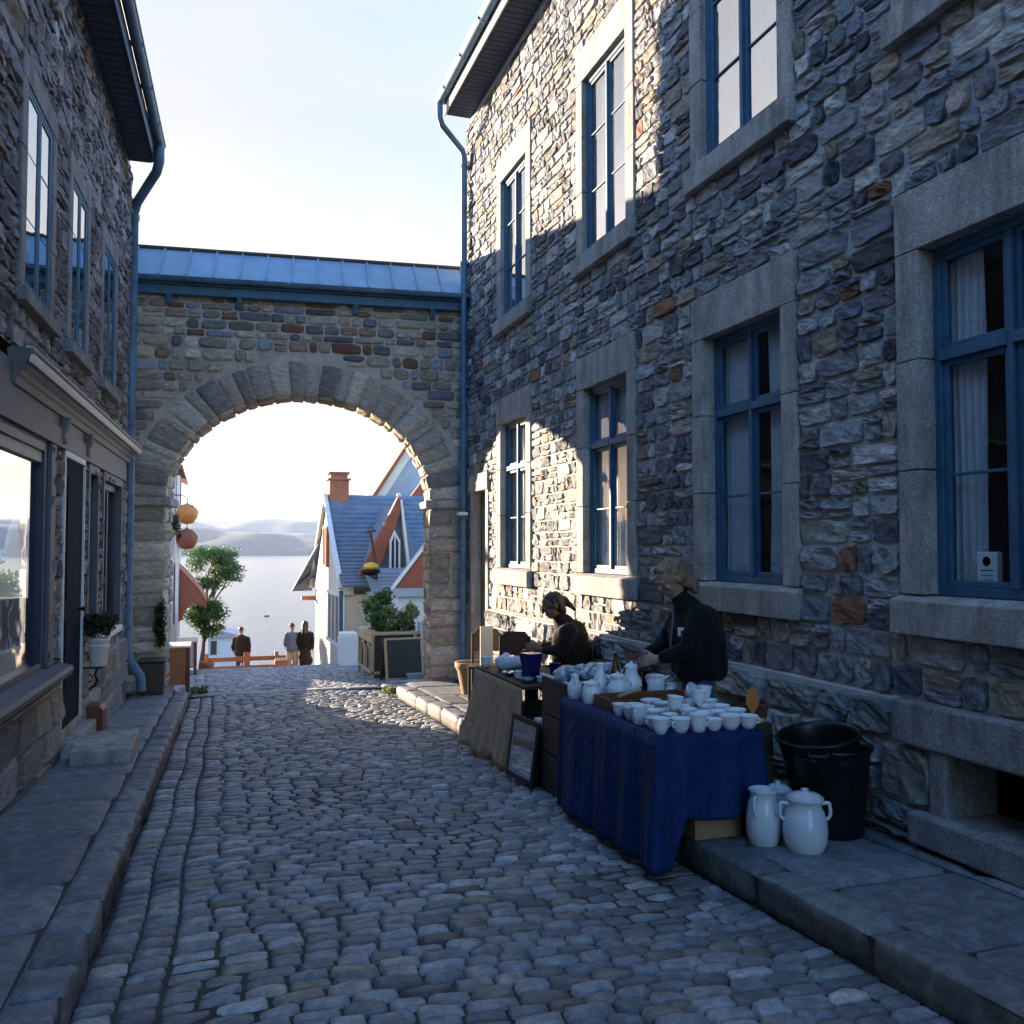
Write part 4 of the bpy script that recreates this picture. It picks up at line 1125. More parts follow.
for y in (23.55, 24.25):
    m = MB(); m.box((2.93, y, 1.15), (2.99, y + .08, 2.1)); m.box((2.93, y + .34, 1.15), (2.99, y + .42, 2.1)); m.box((2.93, y, 2.1), (2.99, y + .42, 2.16)); m.box((2.91, y - .03, 1.09), (2.99, y + .45, 1.15))
    w_ = m.build('window', M['barge'], hb); m = MB(); m.box((2.955, y + .08, 1.15), (2.965, y + .34, 2.1)); m.build('pane', M['glass'], w_)
ch = MB(); ch.box((3.0, 23.75, 2.6), (3.5, 24.25, 3.40)); ch.box((3.03, 23.78, 3.40), (3.47, 24.22, 3.52)); ch.box((2.95, 23.7, 3.36), (3.55, 24.3, 3.41)); ch.box((2.98, 23.74, 3.52), (3.52, 24.26, 3.58)); chm = ch.build('chimney', M['brick'], hb, bevel=.01)
# street side windows with white frames, lower wall trim and downpipe
m = MB()
for y in np.linspace(21.5, 25.6, 7): m.box((2.95, y, -.7), (3.03, y + .09, .42))
m.box((2.94, 21.5, .42), (3.03, 25.69, .5)); m.box((2.92, 21.4, -.78), (3.03, 25.8, -.7)); fr_ = m.build('window_band', M['white_paint'], hb, bevel=.006)
m = MB(); m.box((2.97, 21.55, -.7), (2.985, 25.65, .42)); m.build('pane', M['blue_dark'], fr_)
m = MB(); m.tube([(2.92, 20.95, .6), (2.92, 20.9, -1.3)], .045, 10); m.build('downpipe', M['blue'], hb)
m = MB(); m.box((2.62, 27.0, .05), (3.02, 27.12, .17)); m.build('beam_end', M['wood_orange'], hb, bevel=.01)
# cross gable on the front slope
gx, ga = 4.28, 2.78
m = MB(); m.prism([(3.42, .95), (gx, 2.62), (5.0, .95)], 21.2, 23.2, lambda a, b, d: (a, d, b)); cg = m.build('dormer', M['roof_house'], hb)
m = MB(); m.prism([(3.30, .86), (gx - .03, ga), (gx + .05, ga), (gx + .05, 2.45), (3.72, .86)], 21.02, 21.22, lambda a, b, d: (a, d, b)); m.build('bargeboard', M['barge'], cg)
m = MB(); m.prism([(gx + .02, ga - .05), (gx + .07, ga - .05), (gx + .30, .9), (gx + .22, .9)], 20.98, 21.2, lambda a, b, d: (a, d, b)); m.build('finial_board', M['white_paint'], cg)
m = MB(); m.prism([(4.05, .98), (4.05, 1.75), (4.16, 2.0), (4.3, 1.75), (4.3, .98), (4.26, .98), (4.26, 1.72), (4.16, 1.9), (4.09, 1.72), (4.09, .98)], 20.95, 21.05, lambda a, b, d: (a, d, b)); m.box((4.16, 20.96, .98), (4.19, 21.02, 1.9)); w_ = m.build('window', M['white_paint'], cg)
m = MB(); m.prism([(4.09, .98), (4.09, 1.72), (4.16, 1.88), (4.26, 1.72), (4.26, .98)], 20.99, 21.01, lambda a, b, d: (a, d, b)); m.build('pane', M['blue_dark'], w_)
m = MB(); m.ball((gx + .01, 21.1, ga + .05), .06, seg=10, rings=6); m.build('finial', M['white_paint'], cg)
# lower lean-to roof and clapboard wall under it
m = MB()
for i in range(7):
    t0, t1 = i / 7, (i + 1) / 7
    ya, za = 21.0 - 1.3 * t0, 1.12 - .52 * t0; yb, zb = 21.0 - 1.3 * t1, 1.12 - .52 * t1
    m.hull8([(3.42, yb, zb), (5.6, yb, zb), (5.6, ya, za - .02), (3.42, ya, za - .02), (3.42, yb, zb + .035), (5.6, yb, zb + .035), (5.6, ya, za), (3.42, ya, za)])
lt = m.build('lean_to_roof', M['pale_roof'], hb)
m = MB()
for i in range(14): m.prism([(19.86, -.9 + i * .105), (19.84, -.9 + i * .105), (19.86, -.795 + i * .105)], 3.5, 5.6, lambda a, b, d: (d, a, b))
m.box((3.5, 19.86, -1.2), (5.6, 20.95, .58)); m.build('clapboard_wall', M['clap'], lt)
# slim post with a yellow lamp in front of the roof
e = empty('roof_lamp', (3.45, 20.2, gz(20)), label='thin crooked post carrying a round yellow lamp before the blue roof', cat='lamp')
m = MB(); m.tube([(3.62, 20.3, -1), (3.62, 20.3, .9), (3.60, 20.28, 1.3), (3.46, 20.2, 1.95)], .035, 8); m.tube([(3.36, 20.2, 1.93), (3.58, 20.2, 1.98)], .03, 8); m.build('post', M['wood_red'], e)
m = MB(); m.ball((3.47, 20.15, 1.16), .17, sz=.6); m.build('lamp', M['yellow'], e)
m = MB(); m.lathe([(.2, -.02), (.22, -.10), (.12, -.16), (.03, -.18)], (3.47, 20.15, 1.13), 16); m.tube([(3.47, 20.15, .97), (3.55, 20.22, .9), (3.62, 20.3, .9)], .02, 6); m.build('bowl', M['iron'], e)
# nearer red gabled porch
pb = empty('red_gabled_porch', (4.6, 19, gz(18.7)), label='porch with a rust red triangular gable beside the right pier of the arch', cat='porch')
m = MB(); m.prism([(3.72, .74), (4.9, 2.25), (6.1, .74)], 18.6, 18.7, lambda a, b, d: (a, d, b)); m.build('gable', M['barge'], pb)
m = MB(); m.box((3.66, 18.5, .56), (6.2, 18.72, .74)); m.build('fascia', M['pale_roof'], pb, bevel=.01)
m = MB(); m.prism([(3.66, .70), (4.9, 2.30), (6.2, .70), (6.2, .74), (4.9, 2.34), (3.64, .74)], 18.56, 18.72, lambda a, b, d: (a, d, b)); m.build('verge', M['white_paint'], pb)
m = MB(); m.prism([(3.8, .70), (4.9, 2.12), (6.0, .70)], 18.72, 19.7, lambda a, b, d: (a, d, b)); m.build('roof', M['pale_roof'], pb)
m = MB(); m.box((3.78, 18.62, -1.0), (6.1, 19.8, .56)); m.build('wall', M['white_wall'], pb)
# tall pale gable at the back
tb_ = empty('tall_gabled_house', (7.5, 33, gz(33)), label='tall house at the back with a steep pale gable edged in cream and red', cat='house')
m = MB(); m.prism([(5.6, -5), (5.6, 2.9), (7.75, 6.3), (9.9, 2.9), (9.9, -5)], 32, 38, lambda a, b, d: (a, d, b)); m.build('wall', M['pale_roof'], tb_)
m = MB(); m.prism([(5.20, 2.75), (7.75, 6.75), (7.75, 6.25), (5.55, 2.75)], 31.75, 32.02, lambda a, b, d: (a, d, b)); m.build('verge', M['cream'], tb_)
m = MB(); m.prism([(4.98, 2.66), (7.72, 6.9), (7.75, 6.75), (5.20, 2.75)], 31.6, 32.6, lambda a, b, d: (a, d, b)); m.prism([(7.75, 7.0), (10.6, 2.7), (10.3, 2.7), (7.75, 6.75)], 31.6, 38.2, lambda a, b, d: (a, d, b)); m.build('roof', M['barge'], tb_)
# rust red gable between the two
rb2 = empty('middle_gabled_house', (6.6, 28, gz(28)), label='house with a rust red gable board between the blue roof and the tall gable', cat='house')
m = MB(); m.prism([(5.25, 2.2), (7.1, 4.7), (7.1, 4.0), (5.85, 2.2)], 27.6, 27.8, lambda a, b, d: (a, d, b)); m.build('bargeboard', M['barge'], rb2)
m = MB(); m.prism([(5.7, -4), (5.7, 2.2), (7.1, 4.1), (8.6, 2.2), (8.6, -4)], 27.8, 30.5, lambda a, b, d: (a, d, b)); m.build('wall', M['roof_blue'], rb2)

# planter, boards, boxes
e = empty('lattice_planter', (2.98, 16, gz(16)), label='tall open timber planter with arched side panel full of green shrubs', cat='planter')
z0 = gz(16) + .0
m = MB()
for x in (2.66, 3.42):
    for y in (15.35, 16.75): m.box((x, y, z0 - .05), (x + .05, y + .05, z0 + .80))
m.box((2.64, 15.33, z0 + .76), (3.49, 16.82, z0 + .80)); m.box((2.66, 15.35, z0 + .10), (3.47, 16.8, z0 + .14))
m.box((2.66, 15.4, z0 + .62), (2.69, 16.75, z0 + .76)); m.build('frame', M['wood_pale'], e, bevel=.005)
m = MB()
for yc in (15.75, 16.35):
    for s in (.26, .14):
        m.tube([(2.675, yc - s, z0 + .14), (2.675, yc - s, z0 + .42), (2.675, yc - s * .7, z0 + .54), (2.675, yc, z0 + .60), (2.675, yc + s * .7, z0 + .54), (2.675, yc + s, z0 + .42), (2.675, yc + s, z0 + .14)], .014, 6)
m.build('side_panel', M['wood_pale'], e)
m = MB(); m.box((2.72, 15.42, z0 + .14), (3.41, 16.74, z0 + .755)); m.build('box', M['wood_dark'], e)
for i, (c, r, mt) in enumerate((((2.95, 16.2, .42), (.26, .3, .42), 'leaf'), ((3.2, 15.8, .32), (.28, .3, .3), 'leaf_pale'), ((2.85, 15.7, .22), (.2, .25, .22), 'leaf'), ((3.45, 15.9, .28), (.2, .3, .28), 'leaf_pale'))):
    lb_ = ('tall green shrub at the back of the lattice planter', 'yellow green shrub in the middle of the lattice planter', 'low green shrub at the front left corner of the lattice planter', 'yellow green shrub at the right end of the lattice planter')[i]
    t_ = empty('planted_shrub', (c[0], c[1], z0 + .75), label=lb_, cat='shrub')
    leaf_cloud('crown', clumps(c, r, 8, .5), 1300, .04, mt, t_)
    m = MB(); limbs(m, (c[0], c[1], z0 + .7), [(c[0] + random.uniform(-.5, .5) * r[0], c[1], c[2] + random.uniform(0, .6) * r[2]) for _ in range(5)], .018); m.build('trunk', M['bark'], t_)
e = empty('sandwich_board', (3.1, 14.9, gz(14.9)), rz=.1, label='dark sandwich board with a pale timber edge standing by the right pier', cat='sign board')
for s in (0, 1):
    m = MB(); sy = 1 if s else -1
    fr_ = (lambda sy: (lambda a, b, d: (a, sy * (.17 - .14 * b / .7) + d * sy, b)))(sy)
    m.box((-.29, .07, 0), (.29, .68, .012), fr=lambda a, b, d: fr_(a, b, d)); pn = m.build('panel', M['slate'], e, local=True)
    m = MB()
    for (a, b, c, d_) in ((-.33, -.29, 0, .71), (.29, .33, 0, .71), (-.29, .29, .68, .71), (-.29, .29, .04, .07)): m.box((a, c, -.006), (b, d_, .022), fr=lambda p, q, d: fr_(p, q, d))
    m.build('frame', M['wood_pale' if s == 0 else 'wood_dark'], e, local=True, bevel=.003)
e = empty('storage_box', (2.69, 18.3, gz(18.3)), label='pale grey storage box with a smaller lid tray on the lane crest', cat='box')
z0 = gz(18.3); m = MB(); m.box((2.51, 18.1, z0), (2.88, 18.5, z0 + .55)); m.build('body', M['white_wall'], e, bevel=.01); m = MB(); m.box((2.53, 18.12, z0 + .55), (2.86, 18.48, z0 + .66)); m.build('lid', M['white_paint'], e, bevel=.02)
e = empty('post_cabinet', (3.62, 15.45, gz(15.4)), label='white box with a sloping top on a post behind the right pier', cat='cabinet')
m = MB(); m.prism([(3.50, -.22), (3.50, .30), (3.78, .62), (3.80, .62), (3.80, -.22)], 15.3, 15.55, lambda a, b, d: (a, d, b)); m.build('body', M['white_paint'], e, bevel=.008)
m = MB(); m.box((3.54, 15.296, -.16), (3.76, 15.302, .26)); m.build('door', M['clap'], e); m = MB(); m.box((3.62, 15.4, gz(15.4) - .05), (3.69, 15.47, -.22)); m.build('post', M['white_paint'], e)
for i, (x0, x1, y0, y1, h, lb_) in enumerate(((2.78, 3.42, 14.28, 14.5, .05, 'pale stone slab lying flat at the foot of the sandwich board'), (3.12, 3.5, 14.62, 14.95, .12, 'short white slab propped behind the flat one by the right pier'))):
    m = MB(); m.box((x0, y0, gz(14.5) - .02), (x1, y1, gz(14.5) + h)); o = m.build('stone_slab', M['flag' if 0 else 'granite'], None, bevel=.012); tag(o, lb_, 'slab')

# tufts of weeds at the two kerb ends, dried vine on the left pier
for (c, lb_) in (((-.14, 14.35, -.55), 'small tuft of weeds at the end of the left kerb'), ((2.55, 13.1, -.50), 'yellow green weeds growing at the end of the right kerb')):
    e = leaf_cloud('weed_tuft', [((c[0], c[1], c[2]), (.12, .1, .05)), ((c[0] + .1, c[1], c[2]), (.06, .06, .06))], 160, .035, 'leaf_pale', droop=-1.5); tag(e, lb_, 'weeds')
e = leaf_cloud('dry_vine', clumps((-.62, 13.80, .48), (.11, .05, .34), 9, .5), 700, .028, 'leaf_dark', droop=1); tag(e, 'dry brown vine clinging to the face of the left pier', 'vine')

# ================================================================== WATER, HILLS
m = MB(); m.add([(-4000, 70, -13.4), (4000, 70, -13.4), (4000, 9000, -13.4), (-4000, 9000, -13.4)], [(0, 1, 2, 3)])
wm, nt, b, out = new_mat('river_water'); v = coords(nt, (.35, 1, 1))
b.inputs['Base Color'].default_value = (.10, .15, .18, 1); b.inputs['Roughness'].default_value = .12; b.inputs['IOR'].default_value = 1.33
bump(nt, b, noise(nt, v, .8, 6, .6), .25)
tag(m.build('river', wm, None, recalc=False), kind='structure')

def hill(name, y0, prof, depth, seed):
    rn = random.Random(seed); xs = np.linspace(-2600, 2600, 131); vs = []; rows = 16
    ph = [rn.uniform(0, 6) for _ in range(10)]
    def H(x):
        return prof(x) * (1 + .05 * math.sin(x / 170 + ph[0]) + .035 * math.sin(x / 71 + ph[1]) + .02 * math.sin(x / 31 + ph[2]))
    for r in range(rows):
        t = r / (rows - 1)
        for x in xs:
            z = -15 + (H(x) + 15) * math.sin(t * PI / 2) ** .8 if t > 0 else -16
            z += (8 * math.sin(x / 90 + t * 7 + ph[3]) + 5 * math.sin(x / 40 - t * 11 + ph[4]) + 3 * math.sin(x / 19 + t * 23)) * math.sin(t * PI) * .8
            vs.append((x + 30 * math.sin(t * 5 + x / 200), y0 + depth * t + 50 * math.sin(x / 230 + ph[5]), max(z, -16 if t < .02 else -12.5 + 12 * t)))
    n = len(xs); fs = [(r * n + i, r * n + i + 1, (r + 1) * n + i + 1, (r + 1) * n + i) for r in range(rows - 1) for i in range(n - 1)]
    mb = MB(); mb.add(vs, fs, 0, True)
    tag(mb.build(name, M['hill'], None, recalc=False), kind='structure')
hm, nt, b, out = new_mat('wooded_hill'); M['hill'] = hm; v = coords(nt)
c = ramp(nt, noise(nt, v, .012, 6, .65), [(.35, (.02, .032, .026)), (.6, (.045, .06, .042)), (.78, (.16, .15, .12))])
nt.links.new(c, b.inputs['Base Color']); b.inputs['Roughness'].default_value = .95
hill('hills', 1750, lambda x: 62 - .030 * (x + 500) if x > -1500 else 90, 700, 3)
hill('far_hills', 3000, lambda x: 118 - .006 * x + 8 * math.sin(x / 400), 900, 5)
e = empty('small_boat', (12.5, 205, -13.4), rz=.5, label='tiny dark boat far out on the water', cat='boat')
m = MB(); m.hull8([(-1.1, -.25, -.1), (1.0, -.25, -.1), (1.0, .25, -.1), (-1.1, .25, -.1), (-1.5, -.45, .4), (1.2, -.45, .35), (1.2, .45, .35), (-1.5, .45, .4)]); m.build('hull', M['wood_dark'], e, local=True, bevel=.05)
m = MB(); m.ball((0, 0, .55), .22); m.box((-.15, -.2, .1), (.15, .2, .45)); m.build('seat', M['grey_cloth'], e, local=True)
e.scale = (.5, .5, .5)

# ================================================================== PEOPLE (one continuous body each, clothing and hair as children)
def cap_add(bm, p, q, r0, r1, seg=14):
    p, q = Vector(p), Vector(q); ax = q - p; L = ax.length
    z = ax.normalized() if L > 1e-6 else Vector((0, 0, 1)); x = z.orthogonal().normalized(); y = z.cross(x)
    rings = []
    for i in range(5): a = -PI / 2 + PI / 2 * i / 4; rings.append((p + z * r0 * math.sin(a), max(1e-4, r0 * math.cos(a))))
    for i in range(5): a = PI / 2 * i / 4; rings.append((q + z * r1 * math.sin(a), max(1e-4, r1 * math.cos(a))))
    vs = [[bm.verts.new(c + (x * math.cos(2 * PI * k / seg) + y * math.sin(2 * PI * k / seg)) * r) for k in range(seg)] for c, r in rings]
    for a, b in zip(vs, vs[1:]):
        for k in range(seg): bm.faces.new((a[k], a[(k + 1) % seg], b[(k + 1) % seg], b[k]))
    bm.faces.new(vs[0][::-1]); bm.faces.new(vs[-1])

def ell_add(bm, c, r, rot=None):
    m = Matrix.Translation(c) @ (rot.to_4x4() if rot else Matrix.Identity(4)) @ Matrix.Diagonal((*r, 1))
    bmesh.ops.create_uvsphere(bm, u_segments=18, v_segments=12, radius=1, matrix=m)

def blob(name, shapes, vox, mat, parent, smooth=4, disp=None):
    """union of tapered capsules ('c',p,q,r0,r1) and ellipsoids ('e',c,r[,rot]) as one smooth surface"""
    bm = bmesh.new()
    for s in shapes:
        if s[0] == 'c': cap_add(bm, *s[1:])
        else: ell_add(bm, *s[1:])
    me = bpy.data.meshes.new(name); bm.to_mesh(me); bm.free()
    o = bpy.data.objects.new(name, me); COL.objects.link(o)
    r = o.modifiers.new('r', 'REMESH'); r.mode = 'VOXEL'; r.voxel_size = vox; r.use_smooth_shade = True
    if smooth: s = o.modifiers.new('s', 'SMOOTH'); s.iterations = smooth; s.factor = .5
    dg = bpy.context.evaluated_depsgraph_get(); me2 = bpy.data.meshes.new_from_object(o.evaluated_get(dg))
    bpy.data.objects.remove(o); bpy.data.meshes.remove(me); me2.name = name
    if disp:
        for v_ in me2.vertices:
            p = v_.co; a, f = disp
            v_.co = p + v_.normal * a * (math.sin(p.z * f + 3 * math.sin(p.x * f * .4)) * .5 + math.sin(p.x * f * .8 + p.y * f * .9 + p.z * f * .35) * .6 + math.sin(p.z * f * 2.1 - p.x * f * 1.3) * .3)
    me2.materials.clear(); me2.materials.append(M[mat])
    for p in me2.polygons: p.use_smooth = True
    o = bpy.data.objects.new(name, me2); COL.objects.link(o); o.parent = parent
    return o

def hand(w, d, side, s=1.0, curl=.5):
    """palm and five unequal bent fingers; w wrist, d direction, side = thumb direction"""
    w = Vector(w); d = Vector(d).normalized(); t = Vector(side); t = (t - d * t.dot(d)).normalized(); n = d.cross(t)
    out = [('c', w, w + d * .035 * s, .024 * s, .026 * s), ('c', w + d * .03 * s + t * .018 * s, w + d * .08 * s + t * .022 * s, .018 * s, .013 * s),
           ('c', w + d * .03 * s, w + d * .085 * s, .02 * s, .014 * s), ('c', w + d * .03 * s - t * .018 * s, w + d * .075 * s - t * .022 * s, .018 * s, .012 * s)]
    for i, (o_, L) in enumerate(((.030, .07), (.011, .08), (-.010, .074), (-.029, .058))):
        a = w + d * .085 * s + t * o_ * s
        b = a + (d * math.cos(curl) + n * math.sin(curl)) * L * .55 * s
        c = b + (d * math.cos(curl * 2.2) + n * math.sin(curl * 2.2)) * L * .5 * s
        out += [('c', a, b, .0095 * s, .0085 * s), ('c', b, c, .0085 * s, .007 * s)]
    a = w + d * .03 * s + t * .026 * s; b = a + (d * .6 + t * .7 + n * .3).normalized() * .04 * s; c = b + (d * .8 + t * .2 + n * .5).normalized() * .032 * s
    out += [('c', a, b, .013 * s, .010 * s), ('c', b, c, .010 * s, .008 * s)]
    return out

def head_shapes(c, f, tilt, s=1.0):
    """c centre of the head, f horizontal facing, tilt radians downwards; returns shapes and a local->point function"""
    f = Vector(f).normalized(); up = Vector((0, 0, 1)); fw = (f * math.cos(tilt) - up * math.sin(tilt)); uu = (up * math.cos(tilt) + f * math.sin(tilt)); sd = fw.cross(uu)
    c = Vector(c)
    P = lambda a, b, h: c + (fw * a + sd * b + uu * h) * s
    rot = Matrix((fw, sd, uu)).transposed()
    sh = [('e', P(-.008, 0, .03), (.096 * s, .074 * s, .088 * s), rot), ('e', P(.022, 0, -.045), (.062 * s, .056 * s, .066 * s), rot), ('c', P(.05, 0, -.088), P(.02, 0, -.09), .022 * s, .03 * s),
          ('c', P(.085, 0, .012), P(.108, 0, -.022), .009 * s, .014 * s), ('c', P(.088, -.03, .022), P(.088, .03, .022), .012 * s, .012 * s),
          ('c', P(.082, -.014, -.055), P(.082, .014, -.055), .009 * s, .009 * s), ('c', P(.076, -.012, -.068), P(.076, .012, -.068), .009 * s, .009 * s),
          ('e', P(.066, -.034, -.022), (.022 * s, .02 * s, .022 * s), rot), ('e', P(.066, .034, -.022), (.022 * s, .02 * s, .022 * s), rot)]
    for q in (-1, 1): sh.append(('e', P(-.012, q * .076, -.008), (.018 * s, .010 * s, .031 * s), rot))
    return sh, P, rot

def eyes(P, parent, s=1.0):
    for q in (-1, 1):
        m = MB(); m.ball(tuple(P(.081, q * .031, .002)), .011 * s, 0, 10, 7); e = m.build('eye', M['skin'], parent, local=True)
        m = MB(); m.ball(tuple(P(.0885, q * .031, .001)), .0055 * s, 0, 8, 6); m.build('pupil', M['iron'], e, local=True)

RZ = -math.atan(304 / 900)
def place(name, x, y, z, label):
    return empty(name, (x, y, z), rz=RZ, label=label, cat='person')

# --- standing vendor
V = place('person', 3.30, 5.74, -.115, 'woman with grey blonde hair in a black fleece and jeans bending over the blue table')
F = Vector((-.95, .25, 0)).normalized() * 1
F = Vector((-.88, -.45, 0))
hd, HP, HR = head_shapes((-.155, -.03, 1.475), F, .52, 1.1)
neck = [('c', (-.06, .0, 1.28), (-.12, -.02, 1.41), .058, .054)]
RS, RE, RWt = (.02, -.18, 1.215), (-.07, -.25, .99), (-.27, -.17, .925)
LS, LE_, LWt = (-.04, .17, 1.22), (-.15, .20, 1.0), (-.32, .03, .935)
body = hd + neck + [('c', (-.0, 0, 1.15), (-.06, -.01, 1.3), .06, .05), ('c', (.03, 0, .88), (.0, 0, 1.12), .12, .09),
    ('c', RS, (-.0, -.1, 1.16), .045, .045), ('c', LS, (-.0, .1, 1.16), .045, .045), ('c', RS, RE, .045, .038), ('c', RE, RWt, .036, .024), ('c', LS, LE_, .045, .038), ('c', LE_, LWt, .036, .024)]
for s in (-1, 1): body += [('c', (.03, s * .09, .86), (.02, s * .1, .47), .085, .055), ('c', (.02, s * .1, .47), (.05, s * .1, .09), .05, .035), ('c', (.05, s * .1, .04), (-.12, s * .11, .03), .04, .03)]
body += hand(RWt, (-.95, .15, -.2), (0, .4, 1), 1.1, .55) + hand(LWt, (-.9, -.2, -.1), (0, -.4, 1), 1.05, .5)
b_ = blob('body', body, .0085, 'skin', V, 3)
eyes(HP, V)
jk = [('c', (.045, .0, 1.0), (.03, .0, 1.08), .205, .205), ('c', (.05, .05, .98), (.03, .07, 1.05), .17, .17), ('c', (.05, -.06, .98), (.03, -.08, 1.05), .17, .17), ('c', (.03, 0, 1.06), (-.0, .0, 1.19), .20, .14),
      ('c', (.09, .0, 1.0), (.075, 0, 1.15), .17, .15), ('c', (.02, .14, 1.18), (.02, -.15, 1.18), .105, .105), ('c', (.0, .0, 1.2), (-.075, -.01, 1.33), .135, .072), ('c', (.06, 0, 1.18), (-.03, 0, 1.29), .12, .08),
      ('c', RS, RE, .082, .068), ('c', RE, (-.235, -.185, .935), .066, .05), ('c', LS, LE_, .08, .064), ('c', LE_, (-.28, .06, .948), .06, .048)]
for k in range(10):
    a_ = 2 * PI * k / 10; px_, py_ = .05 + .125 * math.cos(a_), .15 * math.sin(a_); jk.append(('c', (px_, py_, .86 - .03 * (a_ > PI)), (px_, py_, 1.0), .082, .085))
blob('jacket', jk, .013, 'black_wool', V, 4, (.006, 21))
tr = [('c', (.05, -.05, .86), (.05, .05, .86), .155, .155)]
for s in (-1, 1): tr += [('c', (.05, s * .08, .84), (.03, s * .1, .47), .115, .08), ('c', (.03, s * .1, .47), (.055, s * .1, .10), .078, .062)]
blob('jeans', tr, .014, 'denim', V, 3, (.004, 26))
for s in (-1, 1): blob('shoe', [('c', (.06, s * .1, .05), (-.13, s * .11, .035), .05, .04)], .01, 'black_wool', V, 2)
hr = [('e', HP(-.03, 0, .055), (.107, .09, .083), HR), ('e', HP(-.05, 0, .0), (.085, .087, .09), HR), ('c', HP(.05, -.03, .088), HP(.045, .04, .09), .024, .024),
      ('c', HP(-.06, .04, -.0), HP(-.10, .062, -.13), .055, .04), ('c', HP(-.06, -.04, .0), HP(-.10, -.06, -.13), .055, .04), ('c', HP(-.085, .0, .02), HP(-.135, .0, -.13), .065, .05),
      ('c', HP(-.03, .075, .02), HP(-.045, .082, -.085), .025, .018), ('c', HP(.01, .066, .06), HP(-.03, .078, -.03), .03, .024)]
blob('hair', hr, .008, 'hair_grey', V, 2, (.005, 95))
m = MB(); nb = Matrix.Translation((-.105, -.195, 1.11)) @ Matrix.Rotation(-.55, 4, 'Z') @ Matrix.Rotation(.1, 4, 'X')
def tb(M_, a, b): return [tuple(M_ @ Vector(p)) for p in ((a[0], a[1], a[2]), (b[0], a[1], a[2]), (b[0], b[1], a[2]), (a[0], b[1], a[2]), (a[0], a[1], b[2]), (b[0], a[1], b[2]), (b[0], b[1], b[2]), (a[0], b[1], b[2]))]
m.hull8(tb(nb, (-.03, -.004, -.03), (.03, .004, .03))); bd = m.build('name_badge', M['paper'], V, local=True)
m = MB(); m.hull8(tb(nb, (-.008, -.006, -.018), (.01, -.0045, .012))); m.build('badge_mark', M['blue'], bd, local=True)
m = MB(); m.tube([Vector((-.155, -.055, 1.28)), Vector((-.15, -.11, 1.2)), Vector((-.165, -.12, 1.1)), Vector((-.175, -.11, .95))], .006, 6); m.build('zip', M['grey_cloth'], V, local=True)
# the dark dish she holds
o = empty('dark_dish', (0, 0, 0), label='flat dark dish held out by the standing woman over the blue table', cat='dish')
wm_ = Matrix.Translation((3.30, 5.74, -.115)) @ Matrix.Rotation(RZ, 4, 'Z'); p = wm_ @ Vector((-.47, -.10, .975)); o.location = p; o.rotation_euler = (.12, .35, RZ)
m = MB(); m.lathe([(.001, .0), (.06, .0), (.10, .022), (.105, .026), (.10, .028), (.055, .008), (.001, .008)], (0, 0, 0), 24, sy=.75); m.build('dish', M['grey_paint'], o, local=True, recalc=True)

# --- seated vendor
V = place('person', 3.42, 8.36, -.22, 'woman with dark tied back hair in a dark brown coat seated behind the brown table')
F = Vector((-.96, -.25, 0))
hd, HP, HR = head_shapes((-.165, -.02, 1.225), F, .36, 1.08)
RS, RE, RWt = (-.0, -.18, 1.0), (-.09, -.22, .80), (-.28, -.10, .80)
LS, LE_, LWt = (-.02, .18, 1.0), (-.12, .2, .8), (-.29, .04, .82)
body = hd + [('c', (-.06, 0, 1.06), (-.125, .01, 1.17), .056, .05), ('c', (-.02, 0, .95), (-.06, 0, 1.07), .1, .06), ('c', (.02, 0, .55), (-.02, 0, .98), .12, .10),
    ('c', RS, (-.03, -.1, .98), .05, .06), ('c', LS, (-.03, .1, .98), .05, .06), ('c', RS, RE, .045, .038), ('c', RE, RWt, .036, .024), ('c', LS, LE_, .045, .038), ('c', LE_, LWt, .036, .024)]
for s in (-1, 1): body += [('c', (.0, s * .09, .52), (-.38, s * .1, .53), .08, .06), ('c', (-.38, s * .1, .53), (-.36, s * .1, .10), .055, .038), ('c', (-.36, s * .1, .05), (-.50, s * .11, .035), .04, .03)]
body += hand(RWt, (-.95, .2, .05), (0, 0, 1), 1.05, .7) + hand(LWt, (-.95, -.2, .0), (0, .3, 1), 1.05, .7)
blob('body', body, .009, 'skin_dark', V, 3)
eyes(HP, V)
jk = [('c', (.02, 0, .55), (.02, 0, .88), .185, .195), ('c', (.06, 0, .70), (.05, 0, .95), .155, .14), ('c', (.01, 0, .9), (-.05, 0, 1.05), .175, .10), ('c', (-.01, .14, .96), (-.01, -.14, .96), .10, .10), ('c', (-.05, 0, 1.0), (-.10, 0, 1.10), .09, .066),
      ('c', RS, RE, .078, .066), ('c', RE, (-.24, -.125, .80), .062, .046), ('c', LS, LE_, .078, .062), ('c', LE_, (-.25, .07, .82), .06, .045)]
blob('coat', jk, .014, 'brown_wool', V, 4, (.006, 23))
tr = []
for s in (-1, 1): tr += [('c', (.03, s * .09, .53), (-.38, s * .1, .54), .11, .08), ('c', (-.38, s * .1, .54), (-.36, s * .1, .10), .075, .055)]
blob('trousers', tr, .015, 'black_wool', V, 3, (.004, 25))
for s in (-1, 1): blob('shoe', [('c', (-.35, s * .1, .05), (-.52, s * .11, .035), .05, .038)], .012, 'wood_dark', V, 2)
hr = [('e', HP(-.025, 0, .045), (.108, .086, .086), HR), ('e', HP(-.045, 0, .0), (.085, .083, .08), HR), ('c', HP(-.09, 0, .03), HP(-.135, 0, .0), .045, .04), ('c', HP(-.135, 0, .0), HP(-.19, 0, -.11), .038, .018), ('c', HP(-.05, 0, .0), HP(-.07, 0, -.07), .07, .055)]
blob('hair', hr, .009, 'hair_dark', V, 2, (.004, 90))
m = MB()
